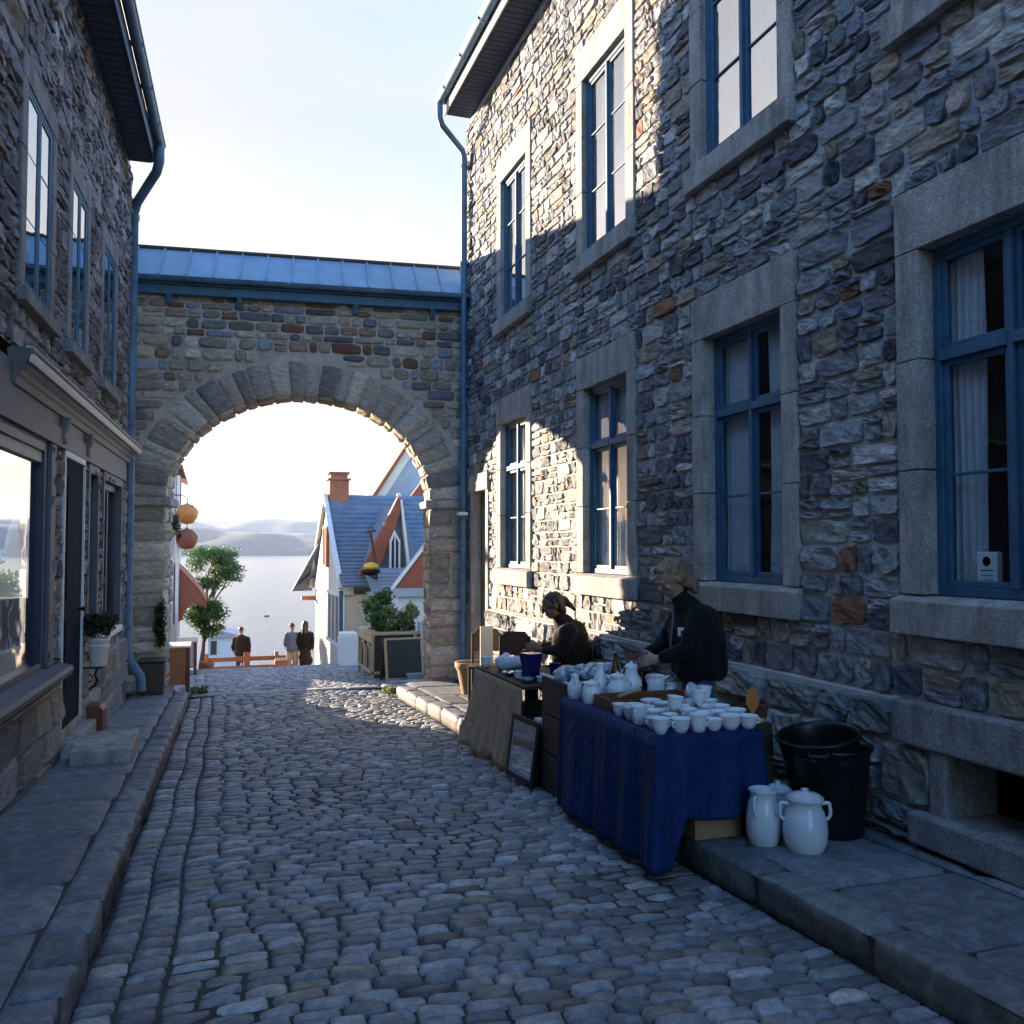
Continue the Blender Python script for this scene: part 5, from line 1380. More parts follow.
for s in (-1, 1):
    pts = [tuple(HP(.10, s * .033, .0) + Vector((0, 0, 0))), ]
    c = HP(.106, s * .033, -.002); m.tube([c + (HP(0, .022 * math.cos(a), .018 * math.sin(a)) - HP(0, 0, 0)) for a in np.linspace(0, 2 * PI, 13)], .0028, 6)
    m.tube([HP(.104, s * .055, .0), HP(0, s * .082, .004)], .0026, 6)
m.build('glasses', M['iron'], V, local=True)
def stool(x, y, z, label, mat='wood_dark', rot=0):
    e = empty('folding_chair', (x, y, z), rz=RZ + rot, label=label, cat='chair')
    m = MB(); m.box((-.2, -.2, .42), (.22, .2, .45)); m.build('seat', M[mat], e, bevel=.01, local=True)
    m = MB(); m.prism([(-.18, .60), (-.19, .80), (-.12, .88), (.12, .88), (.19, .80), (.18, .60)], .20, .225, lambda a, b, d: (d, a, b)); m.build('backrest', M[mat], e, bevel=.006, local=True)
    for sx in (-.18, .2):
        for sy in (-.18, .18):
            m = MB(); m.tube([(sx, sy, 0), (sx, sy, .43 if sx < 0 else .82)], .014, 8); m.build('leg', M['iron'], e, local=True)
    return e
stool(3.44, 8.38, -.22, 'dark chair carrying the seated woman behind the brown table')
stool(3.34, 9.95, -.285, 'dark wooden chair standing empty by the wall behind the far end of the brown table', 'wood_dark', 1.3)
stool(3.28, 10.75, -.32, 'second empty wooden chair, nearer the green door than the other', 'wood_dark', 1.5)

# --- three strollers at the end of the lane
def stroller(x, y, label, coat, pants, hair, h=1.72, skirt=False, lng=False, fat=1.0, rot=0):
    z = gz(y); V = empty('person', (x, y, z), rz=RZ + rot, label=label, cat='person'); k = h / 1.72
    S = lambda *a: tuple(q * k for q in a)
    hd, HP, HR = head_shapes(S(0, -.02, 1.60), (0, 1, 0), .15, k)
    body = hd + [('c', S(0, 0, 1.40), S(0, 0, 1.50), .055, .052), ('c', S(0, 0, .92), S(0, 0, 1.36), .12, .11), ('c', S(-.16, 0, 1.38), S(.16, 0, 1.38), .055, .055)]
    jk = [('c', S(0, 0, .92), S(0, 0, 1.28), .165 * fat, .175 * fat), ('c', S(-.15 * fat, 0, 1.33), S(.15 * fat, 0, 1.33), .09, .09), ('c', S(-.07, 0, .92), S(.07, 0, .92), .14 * fat, .14 * fat), ('c', S(0, 0, 1.33), S(0, 0, 1.44), .09, .065)]
    for s in (-1, 1):
        sh, el, wr = S(s * .18 * fat, 0, 1.33), S(s * .225 * fat, -.02, 1.08), S(s * .20 * fat, .08, .88)
        body += [('c', sh, el, .045, .038), ('c', el, wr, .036, .024)] + hand(wr, (0, .15, -1), (0, 1, 0), k, .4)
        jk += [('c', sh, el, .075, .065), ('c', el, wr, .062, .05)]
        body += [('c', S(s * .09, 0, .9), S(s * .1, 0, .48), .085, .055), ('c', S(s * .1, 0, .48), S(s * .11, 0, .08), .05, .036), ('c', S(s * .11, 0, .04), S(s * .12, .14, .03), .04, .03)]
    blob('body', body, .011, 'skin', V, 2)
    blob('coat', jk, .018, coat, V, 3, (.006, 20))
    tr = []
    if skirt: tr = [('c', S(0, 0, .90), S(0, 0, .45), .16, .20), ('c', S(-.05, 0, .6), S(.05, 0, .5), .17, .19)]
    else:
        for s in (-1, 1): tr += [('c', S(s * .08, 0, .88), S(s * .1, 0, .48), .11, .08), ('c', S(s * .1, 0, .48), S(s * .11, 0, .08), .078, .062)]
    blob('skirt' if skirt else 'trousers', tr, .018, pants, V, 2)
    hr = [('e', HP(-.02, 0, .05), (.1 * k, .084 * k, .078 * k), HR)]
    if lng: hr += [('c', HP(-.04, 0, .05), HP(-.06, 0, -.22), .1, .09), ('c', HP(-.05, -.05, .0), HP(-.07, -.05, -.25), .06, .05), ('c', HP(-.05, .05, .0), HP(-.07, .05, -.25), .06, .05)]
    blob('hair', hr, .012, hair, V, 2, (.004, 80))
    return V
stroller(1.10, 31.5, 'man in a dark loose coat walking alone towards the water', 'brown_wool', 'denim', 'hair_dark', 1.78, fat=1.18)
stroller(2.62, 29.9, 'man in a blue grey jacket and pale trousers, left one of the couple', 'grey_cloth', 'tan_cloth', 'hair_dark', 1.74)
stroller(3.02, 29.7, 'woman with long dark hair and dark skirt, right one of the couple', 'black_wool', 'brown_wool', 'hair_dark', 1.76, skirt=True, lng=True)

# ================================================================== STALL
def cloth_box(name, x0, x1, y0, y1, zt, sides, mat, n=70, fold=.022, seed=1, flare=.05, extra=None, parent=None):
    """cloth over a table. sides: dict of side -> hem height function(t) ; sides 'W' (street), 'S' (near end), 'E', 'N'"""
    rn = random.Random(seed); mb = MB(); ph = [rn.uniform(0, 6) for _ in range(8)]
    per = []                                       # perimeter points with outward normal, starting NW corner going round
    def seg(a, b, nrm, side, k):
        for i in range(k):
            t = i / k; per.append((a[0] + (b[0] - a[0]) * t, a[1] + (b[1] - a[1]) * t, nrm, side, t))
    W, S_, E_, N_ = (-1, 0), (0, -1), (1, 0), (0, 1)
    seg((x0, y1), (x0, y0), W, 'W', n * 2); seg((x0, y0), (x1, y0), S_, 'S', n); seg((x1, y0), (x1, y1), E_, 'E', n); seg((x1, y1), (x0, y1), N_, 'N', n)
    m_ = len(per); rows = 16; vs = []
    for i, (x, y, nr, sd, t) in enumerate(per):
        # soften normals near corners
        j0, j1 = per[(i - 4) % m_], per[(i + 4) % m_]; nx, ny = j0[2][0] + j1[2][0] + nr[0], j0[2][1] + j1[2][1] + nr[1]; l = math.hypot(nx, ny); nx, ny = nx / l, ny / l
        hem = sides[sd](t); s = i / m_ * 60
        for r in range(rows + 1):
            q = r / rows; z = zt - (zt - hem) * q
            w = (math.sin(s * .95 + ph[0] + 1.3 * math.sin(s * .37 + q * .8)) * .65 + math.sin(s * 2.3 + ph[1] + 1.1 * math.sin(s * .5) + q * .7) * .3 * (.4 + .6 * abs(math.sin(s * .21 + ph[3]))) + math.sin(s * 4.9 + q * 2.5 + ph[2]) * .07)
            d = .004 + (fold * w + fold * .5) * q ** .7 + flare * q ** 1.6 + (extra(sd, t, q) if extra else 0)
            vs.append((x + nx * d, y + ny * d, z - (.012 * (1 - q) if r else 0)))
    R1 = rows + 1
    fs = [(i * R1 + r, ((i + 1) % m_) * R1 + r, ((i + 1) % m_) * R1 + r + 1, i * R1 + r + 1) for i in range(m_) for r in range(rows) if abs(per[i][4]) >= 0 and sides[per[i][3]](per[i][4]) < zt - .02]
    mb.add(vs, fs, 0, True)
    g = 14; tv = []
    for i in range(g + 1):
        for j in range(g + 1):
            tv.append((x0 - .004 + (x1 - x0 + .008) * i / g, y0 - .004 + (y1 - y0 + .008) * j / g, zt + .002 * math.sin(i * 2.1 + j) + .001))
    mb.add(tv, [(i * (g + 1) + j, (i + 1) * (g + 1) + j, (i + 1) * (g + 1) + j + 1, i * (g + 1) + j + 1) for i in range(g) for j in range(g)], 0, True)
    o = mb.build(name, M[mat], parent, recalc=False)
    sm = o.modifiers.new('solid', 'SOLIDIFY'); sm.thickness = .003; sm.offset = 1
    return o
def trestle(x0, x1, y0, y1, zt, label, mat='wood_pale'):
    e = empty('trestle_table', ((x0 + x1) / 2, (y0 + y1) / 2, gz((y0 + y1) / 2)), label=label, cat='table')
    m = MB(); m.box((x0, y0, zt - .03), (x1, y1, zt)); m.build('tabletop', M[mat], e, bevel=.004)
    for x in (x0 + .06, x1 - .06):
        for y in (y0 + .1, y1 - .1):
            b = -.042 * y + (KERB if x > KRX else 0)
            m = MB(); m.tube([(x, y, b), (x, y, zt - .03)], .016, 8); m.build('leg', M['iron'], e)
    return e
BX0, BX1, BY0, BY1, BZ = 2.34, 3.01, 4.45, 5.86, .54
trestle(BX0 + .012, BX1 - .012, BY0 + .012, BY1 - .012, BZ - .006, 'trestle table hidden under the deep blue cloth', 'wood_pale')
def ex_b(sd, t, q):
    c = math.exp(-((t - 1) / .05) ** 2) if sd == 'W' else (math.exp(-(t / .09) ** 2) if sd == 'S' else 0)
    return c * .07 * q ** 1.4
cb = cloth_box('blue_tablecloth', BX0, BX1, BY0, BY1, BZ, {'W': lambda t: -.042 * (BY1 + (BY0 - BY1) * t) + .045 - .03 * t, 'S': lambda t: (.085 + .015 * math.sin(t * 9)) if t > .2 else -.165 + (t / .2) ** 2.2 * .25, 'E': lambda t: .1, 'N': lambda t: .05}, 'cloth_blue', fold=.026, flare=.02, extra=ex_b, seed=9)
tag(cb, 'deep blue cloth hanging in folds over the nearer stall table', 'tablecloth')
TX0, TX1, TY0, TY1, TZ = 2.50, 3.12, 7.10, 8.50, .43
trestle(TX0, TX1, TY0, TY1, TZ, 'farther stall table with a brown top behind the sackcloth', 'wood_dark')
m = MB(); nn, rw = 90, 16; vs = []
for i in range(nn + 1):
    t = i / nn; y = TY1 - .02 + (TY0 + .02 - TY1) * t + 0
    for r in range(rw + 1):
        q = r / rw; w = math.sin(t * 21 + 1.2 * math.sin(t * 6)) * .5 + math.sin(t * 47 + 2 * q) * .25 + .4 * math.sin(t * 9 + 1)
        hem = -.042 * y + .03
        x = TX0 - .012 - q ** 1.3 * (.05 + .09 * (1 - t)) - w * .028 * q
        vs.append((x, y + (.10 * (1 - t) - .03 * t) * q * q * (1 if t < .5 else 1), TZ - .02 - (TZ - .02 - hem) * q + .02 * math.sin(t * 14) * q ** 3))
m.add(vs, [(i * (rw + 1) + r, (i + 1) * (rw + 1) + r, (i + 1) * (rw + 1) + r + 1, i * (rw + 1) + r + 1) for i in range(nn) for r in range(rw)], 0, True)
o = m.build('sackcloth_drape', M['cloth_sack'], None, recalc=False); sm = o.modifiers.new('solid', 'SOLIDIFY'); sm.thickness = .004
tag(o, 'rough brown sackcloth hanging from the street side of the farther table', 'drape')
m = MB(); m.box((TX0 + .12, TY0 + .2, -.16), (TX1 - .1, TY0 + .65, .2)); o = m.build('storage_crate', M['wood_dark'], None, bevel=.01); tag(o, 'dark crate stowed on the ground under the farther table', 'crate')

def rimcup(h, r, rb=None, t=.004):
    rb = rb or r * .62
    return [(.001, 0), (rb * .8, 0), (rb * .82, h * .05), (rb, h * .09), (r * .86, h * .42), (r * .93, h * .8), (r * 1.0, h * .90), (r * 1.06, h * .97), (r * 1.06, h), (r * .98, h), (r * .9, h * .85), (r * .82, h * .4), (rb * .9, h * .14), (.001, h * .1)]
def handle_tube(r, z0, z1, out, rad=.0055, ang=0):
    ca, sa = math.cos(ang), math.sin(ang)
    pts = [(r * .95, z1), (r + out * .7, z1 + .003), (r + out, (z0 + z1) / 2 + .006), (r + out * .7, z0 + .006), (r * .88, z0)]
    return [(p * ca, p * sa, z) for p, z in pts], rad
def cup(x, y, z, rz, label, s=1.0):
    e = empty('white_cup', (x, y, z), rz=rz, label=label, cat='cup', group='white cups on the blue table')
    return e
proto = cup(0, 0, 0, 0, None)
m = MB(); m.lathe(rimcup(.088, .05), (0, 0, 0), 26); m.build('bowl', M['enamel'], proto, local=True, recalc=True)
for a in (0,):
    p, r = handle_tube(.046, .034, .064, .018, .005, a); m = MB(); m.tube(smooth_path(p, 3), r * .85, 8); m.build('handle', M['enamel'], proto, local=True)
spots = []
for j in range(5):                                   # rows going away from the near end
    for i in range(6):
        x = BX0 + .075 + i * .108 + .01 * (j % 2); y = BY0 + .07 + j * .142
        if j >= 4 and i > 2: continue
        spots.append((i, j, x + random.uniform(-.012, .012), y + random.uniform(-.014, .014)))
cols = ['first', 'second', 'third', 'fourth', 'fifth', 'last']
rws = ['row nearest the camera', 'second row on the blue table', 'third row on the blue table', 'fourth row on the blue table', 'short row beside the wooden tray']
def cup_kind(h, rr, rb, two):
    e = cup(0, 0, 0, 0, None); m = MB(); m.lathe(rimcup(h, rr, rb), (0, 0, 0), 26); m.build('bowl', M['enamel'], e, local=True, recalc=True)
    for a in ((0, PI) if two else (0,)):
        p, rad = handle_tube(rr * .93, h * .42, h * .76, .015, .0045, a); m = MB(); m.tube(smooth_path(p, 3), rad, 8); m.build('handle', M['enamel'], e, local=True)
    return e
kinds = [proto, cup_kind(.078, .056, .036, True), cup_kind(.096, .047, .038, True)]
for k, (i, j, x, y) in enumerate(spots):
    c = kinds[k] if k < 3 else copy_tree(kinds[random.choice((0, 1, 1, 2))])
    c.location = (x, y, BZ + .004); c.rotation_euler = (0, 0, random.uniform(0, 2 * PI) if j else random.uniform(-.6, .4)); c.scale = (1,) * 3
    sc_ = random.uniform(.9, 1.12)
    c.scale = (sc_, sc_, sc_ * random.uniform(.94, 1.05))
    cs_ = cols[:5] if j < 4 and False else cols
    c['label'] = 'white cup, %s from the street in the %s' % (cols[i], rws[j])
    c['category'] = 'cup'; c['group'] = 'white cups on the blue table'
# a few cups stacked on others
for k, (x, y, lb_) in enumerate(((BX0 + .26, BY0 + .28, 'white cup stacked on another near the street edge of the blue table'), (BX0 + .5, BY0 + .42, 'white cup perched on top of the middle of the cup rows'), (BX0 + .62, BY0 + .55, 'white cup tipped on top of the cups near the tray end'))):
    c = copy_tree(proto); c.location = (x, y, BZ + .09); c.rotation_euler = (.25 * (k == 2) + .05, .1, 1.1 * k); c['label'] = lb_; c.scale = (.95,) * 3

# wooden tray
e = empty('wooden_tray', (2.72, 5.42, BZ), rz=0, label='red brown wooden tray with low sides across the blue table', cat='tray')
tx0, tx1, ty0, ty1 = 2.41, 3.03, 5.24, 5.46
e.location = ((tx0 + tx1) / 2, (ty0 + ty1) / 2, BZ)
m = MB(); m.box((tx0, ty0, BZ + .005), (tx1, ty1, BZ + .017)); m.build('base', M['wood'], e)
for a, b in (((tx0, ty0, BZ + .017), (tx0 + .014, ty1, BZ + .085)), ((tx1 - .014, ty0, BZ + .017), (tx1, ty1, BZ + .085)), ((tx0 + .014, ty0, BZ + .017), (tx1 - .014, ty0 + .014, BZ + .07)), ((tx0 + .014, ty1 - .014, BZ + .017), (tx1 - .014, ty1, BZ + .085))):
    m = MB(); m.box(a, b); m.build('side', M['wood'], e, bevel=.003)
m = MB(); m.tube([(2.50, 5.28, BZ + .09), (2.62, 5.33, BZ + .105), (2.70, 5.36, BZ + .11)], [.012, .009, .013], 8); m.ball((2.71, 5.365, BZ + .112), .018, mi=1)
o = m.build('pestle', [M['wood_pale'], M['iron']], None); tag(o, 'wooden pestle with a dark knob lying across the wooden tray', 'pestle')

def jug(name, x, y, z, h, r, label, mat='enamel', neck=.55, lid=True, spout=True, handles=1, rz=0, cat='jug', squat=1.0):
    e = empty(name, (x, y, z), rz=rz, label=label, cat=cat)
    pr = [(.001, 0), (r * .74, 0), (r * .80, h * .02), (r * .95, h * .18), (r, h * .38), (r * .96, h * .55), (r * neck * 1.15, h * .74), (r * neck, h * .82), (r * neck * 1.08, h * .93), (r * neck * 1.16, h * .95), (r * neck * 1.16, h * .97), (r * neck * 1.0, h * .97), (r * neck * .9, h * .8), (.001, h * .78)]
    m = MB(); m.lathe(pr, (0, 0, 0), 28)
    if spout: m.tube([(r * neck * .8, 0, h * .78), (r * neck * 1.3, 0, h * .9), (r * neck * 1.75, 0, h * .98)], [r * .22, r * .16, r * .09], 10)
    m.build('body', M[mat], e, local=True, recalc=True)
    for k in range(handles):
        a = PI + k * PI; ca, sa = math.cos(a), math.sin(a)
        pts = [(r * neck * 1.0, h * .86), (r * (neck + .34), h * .87), (r * 1.14, h * .76), (r * 1.12, h * .64), (r * .93, h * .56)]
        m = MB(); m.tube(smooth_path([(p * ca, p * sa, q) for p, q in pts]), r * .085, 8); m.build('handle', M[mat], e, local=True)
    if lid:
        m = MB(); q = r * neck * 1.12; m.lathe([(q, h * .97), (q * 1.02, h * .99), (q * .7, h * 1.05), (q * .25, h * 1.08), (q * .18, h * 1.1), (q * .24, h * 1.13), (.001, h * 1.15)], (0, 0, 0), 22); m.build('lid', M[mat], e, local=True, recalc=True)
    return e
jug('small_jug', 2.41, 5.78, BZ + .004, .17, .052, 'small white jug at the far street corner of the blue table', lid=False, neck=.5, rz=1.2)
jug('sugar_bowl', 2.44, 5.56, BZ + .004, .14, .066, 'squat white lidded bowl between the small jug and the wooden tray', neck=.75, spout=False, rz=.4, cat='bowl')
jug('teapot', 2.66, 5.62, BZ + .004, .17, .078, 'white teapot just behind the wooden tray', neck=.6, rz=2.5, cat='teapot')
jug('coffee_pot', 2.80, 5.70, BZ + .004, .22, .075, 'tall white coffee pot behind the wooden tray with a lid', neck=.55, rz=.8, cat='coffee pot')
jug('milk_jug', 2.96, 5.64, BZ + .004, .16, .062, 'straight sided white milk jug at the wall end of the tray', neck=.9, lid=False, rz=-.9)
jug('cream_jug', 3.03, 5.56, BZ + .004, .11, .035, 'tiny white cream jug beside the straight sided milk jug', neck=.7, lid=False, rz=2)
jug('white_vase', 2.60, 5.78, BZ + .004, .24, .05, 'slender white vase at the back of the blue table beside the bottles', neck=.5, lid=False, spout=False, handles=0, cat='vase')
m = MB(); m.lathe([(.001, 0), (.04, 0), (.075, .05), (.08, .07), (.076, .07), (.035, .01), (.001, .01)], (0, 0, 0), 24, sy=1); o = m.build('white_bowl', M['enamel'], None); o.location = (3.02, 5.30, BZ + .05); o.rotation_euler = (.9, .3, .4)
tag(o, 'white bowl tipped on its side at the wall end of the wooden tray', 'bowl')
def bottle(x, y, h, r, mat, label, mat2=None):
    e = empty('bottle', (x, y, BZ + .004), label=label, cat='bottle')
    m = MB(); m.lathe([(.001, 0), (r * .95, 0), (r, .01), (r, h * .55), (r * .8, h * .66), (r * .36, h * .78), (r * .33, h * .97), (r * .42, h * .975), (r * .42, h), (.001, h)], (0, 0, 0), 20); m.build('glass_body', M[mat], e, local=True, recalc=True)
    m = MB(); m.lathe([(r * 1.02, h * .15), (r * 1.02, h * .45)], (0, 0, 0), 20); m.build('label_band', M[mat2 or 'wood_red'], e, local=True, recalc=False)
    return e
bottle(2.74, 5.83, .30, .036, 'amber', 'tall brown bottle at the back of the blue table')
bottle(2.83, 5.84, .22, .045, 'amber', 'shorter brown bottle right of the tall one', 'black_glaze')
m = MB(); m.lathe([(.001, 0), (.04, 0), (.052, .15), (.048, .15), (.037, .01), (.001, .01)], (0, 0, 0), 20); o = m.build('dark_beaker', M['black_glaze'], None, recalc=True); o.location = (2.98, 5.80, BZ + .004); tag(o, 'dark brown beaker between the bottles and the black box', 'beaker')
m = MB(); m.box((2.92, 5.84, BZ + .004), (3.06, 5.98 - .13, BZ + .16)); o = m.build('black_box', M['blackplastic'], None, bevel=.004); tag(o, 'black box at the wall corner of the blue table', 'box')
# open dark crate with wrapped packet on the gap side
e = empty('packing_crate', (2.74, 6.35, gz(6.3) + KERB), label='dark wooden crate stack with a pale rim between the two tables', cat='crate')
m = MB(); z0 = -.042 * 6.35
for k in range(3):
    a, b = z0 + k * .29 + (KERB if 0 else 0), z0 + k * .29 + .275
    X0, X1 = (2.62, 3.12) if k == 0 and False else (2.48, 3.02)
    m.box((X0, 6.1, a), (X1, 6.12, b)); m.box((X0, 6.6, a), (X1, 6.62, b)); m.box((X0, 6.12, a), (X0 + .02, 6.6, b)); m.box((X1 - .02, 6.12, a), (X1, 6.6, b)); m.box((X0 + .02, 6.12, a), (X1 - .02, 6.6, a + .012))
m.build('box', M['wood_dark'], e, bevel=.004)
zt = z0 + .855
m = MB(); m.box((2.47, 6.09, zt), (2.50, 6.63, zt + .018)); m.box((2.50, 6.09, zt), (3.03, 6.12, zt + .018)); m.build('rim', M['paper'], e, bevel=.004)
pk = blob('wrapped_packet', [('c', (2.52, 6.3, zt + .05), (2.98, 6.38, zt + .05), .055, .062), ('c', (2.48, 6.2, zt + .04), (2.54, 6.3, zt + .05), .05, .05), ('c', (2.66, 6.2, zt + .05), (2.96, 6.24, zt + .05), .05, .055)], .012, 'foil', None, 1, (.012, 60))
tag(pk, 'long packet in crinkled clear plastic lying on the dark crate', 'packet')
# framed mirrors leaning on a black crate in the gap
e = empty('black_crate', (2.50, 6.85, gz(6.85)), label='black box standing on the cobbles between the tables', cat='box')
m = MB(); m.box((2.47, 6.68, gz(6.7)), (2.72, 7.0, .14)); m.build('body', M['blackplastic'], e, bevel=.008); m = MB(); m.box((2.46, 6.67, .14), (2.73, 7.01, .16)); m.build('lid', M['grey_paint'], e, bevel=.004)
def framed(x, y, rz, lean, w, h, label, mat='blackplastic'):
    e = empty('framed_mirror', (x, y, gz(y) + .012), label=label, cat='mirror'); e.rotation_euler = Matrix.Rotation(rz, 3, 'Z').to_euler(); 
    e.rotation_euler = (Matrix.Rotation(rz, 3, 'Z') @ Matrix.Rotation(lean, 3, 'X')).to_euler()
    m = MB()
    for a, b, c, d in ((-w / 2, -w / 2 + .045, 0, h), (w / 2 - .045, w / 2, 0, h), (-w / 2 + .045, w / 2 - .045, 0, .045), (-w / 2 + .045, w / 2 - .045, h - .045, h)): m.box((a, -.012, c), (b, .012, d))
    m.build('frame', M[mat], e, local=True, bevel=.006)
    m = MB(); m.box((-w / 2 + .044, -.004, .044), (w / 2 - .044, .004, h - .044)); m.build('mirror', M['mirror'], e, local=True)
    m = MB()
    for a, b, c, d in ((-w / 2 + .045, -w / 2 + .053, .045, h - .045), (w / 2 - .053, w / 2 - .045, .045, h - .045), (-w / 2 + .053, w / 2 - .053, .045, .053), (-w / 2 + .053, w / 2 - .053, h - .053, h - .045)): m.box((a, -.009, c), (b, -.004, d))
    m.build('slip', M['clap'], e, local=True)
    return e
framed(2.375, 6.86, -PI / 2 + .10, -.14, .50, .50, 'black framed mirror leaning against the black box, facing the street')
m = MB(); m.box((2.49, 6.72, .162), (2.68, 6.95, .18)); m.box((2.52, 6.76, .18), (2.64, 6.9, .21)); o = m.build('stacked_trays', [M['paper']], None, bevel=.004); tag(o, 'small pale trays stacked on the lid of the black box', 'tray')

# items on the brown table
def vase(x, y, h, w, label):
    m = MB(); a, b = w * .32, w * .5
    m.hull8([(-a, -a, 0), (a, -a, 0), (a, a, 0), (-a, a, 0), (-b, -b, h), (b, -b, h), (b, b, h), (-b, b, h)]); o = m.build('cobalt_vase', M['blue_glass'], None, bevel=.006); o.location = (x, y, TZ); o.rotation_euler.z = .35
    tag(o, label, 'vase')
vase(2.68, 7.42, .235, .15, 'flared square cobalt blue vase, the taller at the street edge of the brown table')
vase(2.74, 7.62, .21, .13, 'flared cobalt blue vase partly behind the taller one')
bg_ = blob('white_bag', [('c', (2.62, 8.05, TZ + .07), (2.80, 7.9, TZ + .07), .07, .075), ('c', (2.65, 8.1, TZ + .1), (2.7, 8.15, TZ + .14), .04, .03), ('c', (2.78, 7.95, TZ + .05), (2.86, 7.85, TZ + .04), .05, .04)], .012, 'stoneware', None, 2, (.008, 45))
tag(bg_, 'crumpled white bag lying on the brown table left of the cobalt vases', 'bag')
for k, (x, y, lb_) in enumerate(((2.58, 7.72, 'small silver dish beside the white bag'), (2.60, 7.30, 'small silver dish at the near corner of the brown table'), (2.78, 7.25, 'glass ashtray with coins near the end of the brown table'), (2.92, 7.35, 'shallow tin in the middle of the near end of the brown table'))):
    m = MB(); m.lathe([(.001, 0), (.04, 0), (.06, .025), (.065, .04), (.06, .04), (.038, .008), (.001, .008)], (0, 0, 0), 20); m.ball((.01, 0, .022), .022, sz=.6)
    o = m.build('small_dish', M['foil' if k % 2 else 'mirror'], None, recalc=True); o.location = (x, y, TZ + .002); tag(o, lb_, 'dish')
m = MB(); m.box((2.86, 7.14, TZ + .001), (3.08, 7.36, TZ + .05)); o = m.build('card_box', M['card'], None, bevel=.003); tag(o, 'low cardboard box at the wall side of the brown table', 'box')
m = MB(); m.box((3.18, 10.62, .131), (3.34, 10.64, .62)); o = m.build('cream_card', M['cream'], None, bevel=.002); o.rotation_euler.x = 0; tag(o, 'cream card propped upright on the seat of the empty chair by the green door', 'card')

for k, (x, y, hh, rr, mt, lb_) in enumerate(((2.60, 7.52, .07, .045, 'enamel', 'small white cup between the silver dishes on the brown table'), (2.84, 7.80, .15, .05, 'stoneware', 'pale jar on the brown table behind the cobalt vases'),
        (2.98, 7.62, .11, .05, 'blue_glass', 'low dark blue pot on the wall side of the brown table'), (2.70, 7.20, .06, .05, 'enamel', 'white bowl at the near end of the brown table'),
        (2.56, 8.36, .10, .05, 'enamel', 'white mug at the far street corner of the brown table'), (2.92, 8.2, .17, .04, 'amber', 'brown flask standing near the hands of the seated woman'))):
    m = MB(); m.lathe(rimcup(hh, rr, rr * .75), (0, 0, 0), 22); o = m.build('small_pot', M[mt], None, recalc=True); o.location = (x, y, TZ + .002)
    tag(o, lb_, 'pot')

# pots, box, jars and bins by the wall
e = empty('planter_pot', (3.36, 11.6, gz(11.6) + KERB), label='brown clay planter on the pavement by the green door', cat='pot')
m = MB(); m.lathe([(.14, 0), (.2, .3), (.235, .36), (.235, .42), (.2, .42), (.18, .34), (.001, .34)], (0, 0, 0), 22); m.build('pot', M['card'], e, local=True, recalc=True)
m = MB(); m.lathe([(.001, .36), (.19, .355)], (0, 0, 0), 18); m.build('soil', M['soil'], e, local=True)
m = MB(); m.box((2.60, 4.50, -.042 * 4.5 + KERB + .004), (2.90, 4.80, .07)); o = m.build('cardboard_box', M['card'], None, bevel=.003)
tag(o, 'brown cardboard box under the near end of the blue cloth', 'box'); 
e = jug('stoneware_jar', 3.055, 4.13, -.042 * 4.13 + KERB + .003, .29, .118, 'big white two handled stoneware jar with a lid, nearest the camera', 'stoneware', neck=.72, spout=False, handles=2, rz=-.35, cat='jar')
e = jug('stoneware_jug', 2.92, 4.315, -.042 * 4.3 + KERB + .003, .31, .095, 'taller white stoneware jug between the big two handled jar and the blue cloth', 'stoneware', neck=.74, spout=True, handles=2, rz=.5, cat='jug', lid=False)
e = jug('stoneware_pot', 3.085, 4.42, -.042 * 4.4 + KERB + .003, .27, .085, 'white stoneware pot half hidden between the jug and the bins', 'stoneware', neck=.8, spout=False, handles=0, cat='pot')
def binp(x, y, z, tilt, h, r, label, ax=(1, 0, 0)):
    e = empty('black_bin', (x, y, z), label=label, cat='bin'); e.rotation_euler = tilt
    m = MB(); m.lathe([(.001, .004), (r * .80, 0), (r * .82, .01), (r * .97, h * .82), (r * .99, h * .83), (r * .985, h * .88), (r * 1.0, h * .95), (r * 1.06, h * .96), (r * 1.07, h), (r * 1.0, h), (r * .97, h * .93), (r * .94, h * .8), (r * .78, .02), (.001, .02)], (0, 0, 0), 36); m.build('body', M['blackplastic'], e, local=True, recalc=True)
    for s in (-1, 1):
        m = MB(); m.tube([(s * r * 1.03, -.05, h * .93), (s * r * 1.18, -.045, h * .9), (s * r * 1.18, .045, h * .9), (s * r * 1.03, .05, h * .93)], .011, 8); m.build('handle', M['blackplastic'], e, local=True)
    return e
zb = -.042 * 4.4 + KERB + .004
binp(3.415, 4.40, zb, (0, 0, .5), .50, .235, 'large black plastic bin standing by the stone wall')
binp(3.42, 4.41, zb + .10, (-.10, -.13, .9), .47, .222, 'second black bin nested crooked inside the large one')
# pieces behind the near end of the table: leaning board and yellow fan
m = MB(); m.prism([(0, 0), (.16, .03), (.13, .32), (.03, .34)], 0, .015, lambda a, b, d: (a, d, b)); o = m.build('leaning_board', M['wood_dark'], None, bevel=.003); o.location = (3.20, 4.95, .25); o.rotation_euler = (-.1, 0, .1)
tag(o, 'small dark board leaning behind the cups at the wall end', 'board')
e = empty('paper_fan', (3.10, 4.68, BZ + .02), label='orange yellow leaf shaped ornament standing at the wall corner of the blue table', cat='ornament')
m = MB(); m.prism([(.0, .02), (.045, .09), (.04, .15), (0, .20), (-.04, .15), (-.045, .09)], -.004, .004, lambda a, b, d: (a, d, b)); m.build('leaf', M['lantern'], e, local=True, bevel=.002)
m = MB(); m.box((-.05, -.05, -.018), (.05, .05, .006)); m.tube([(0, 0, 0), (0, 0, .05)], .006, 6); m.build('base', M['wood_pale'], e, local=True, bevel=.003)
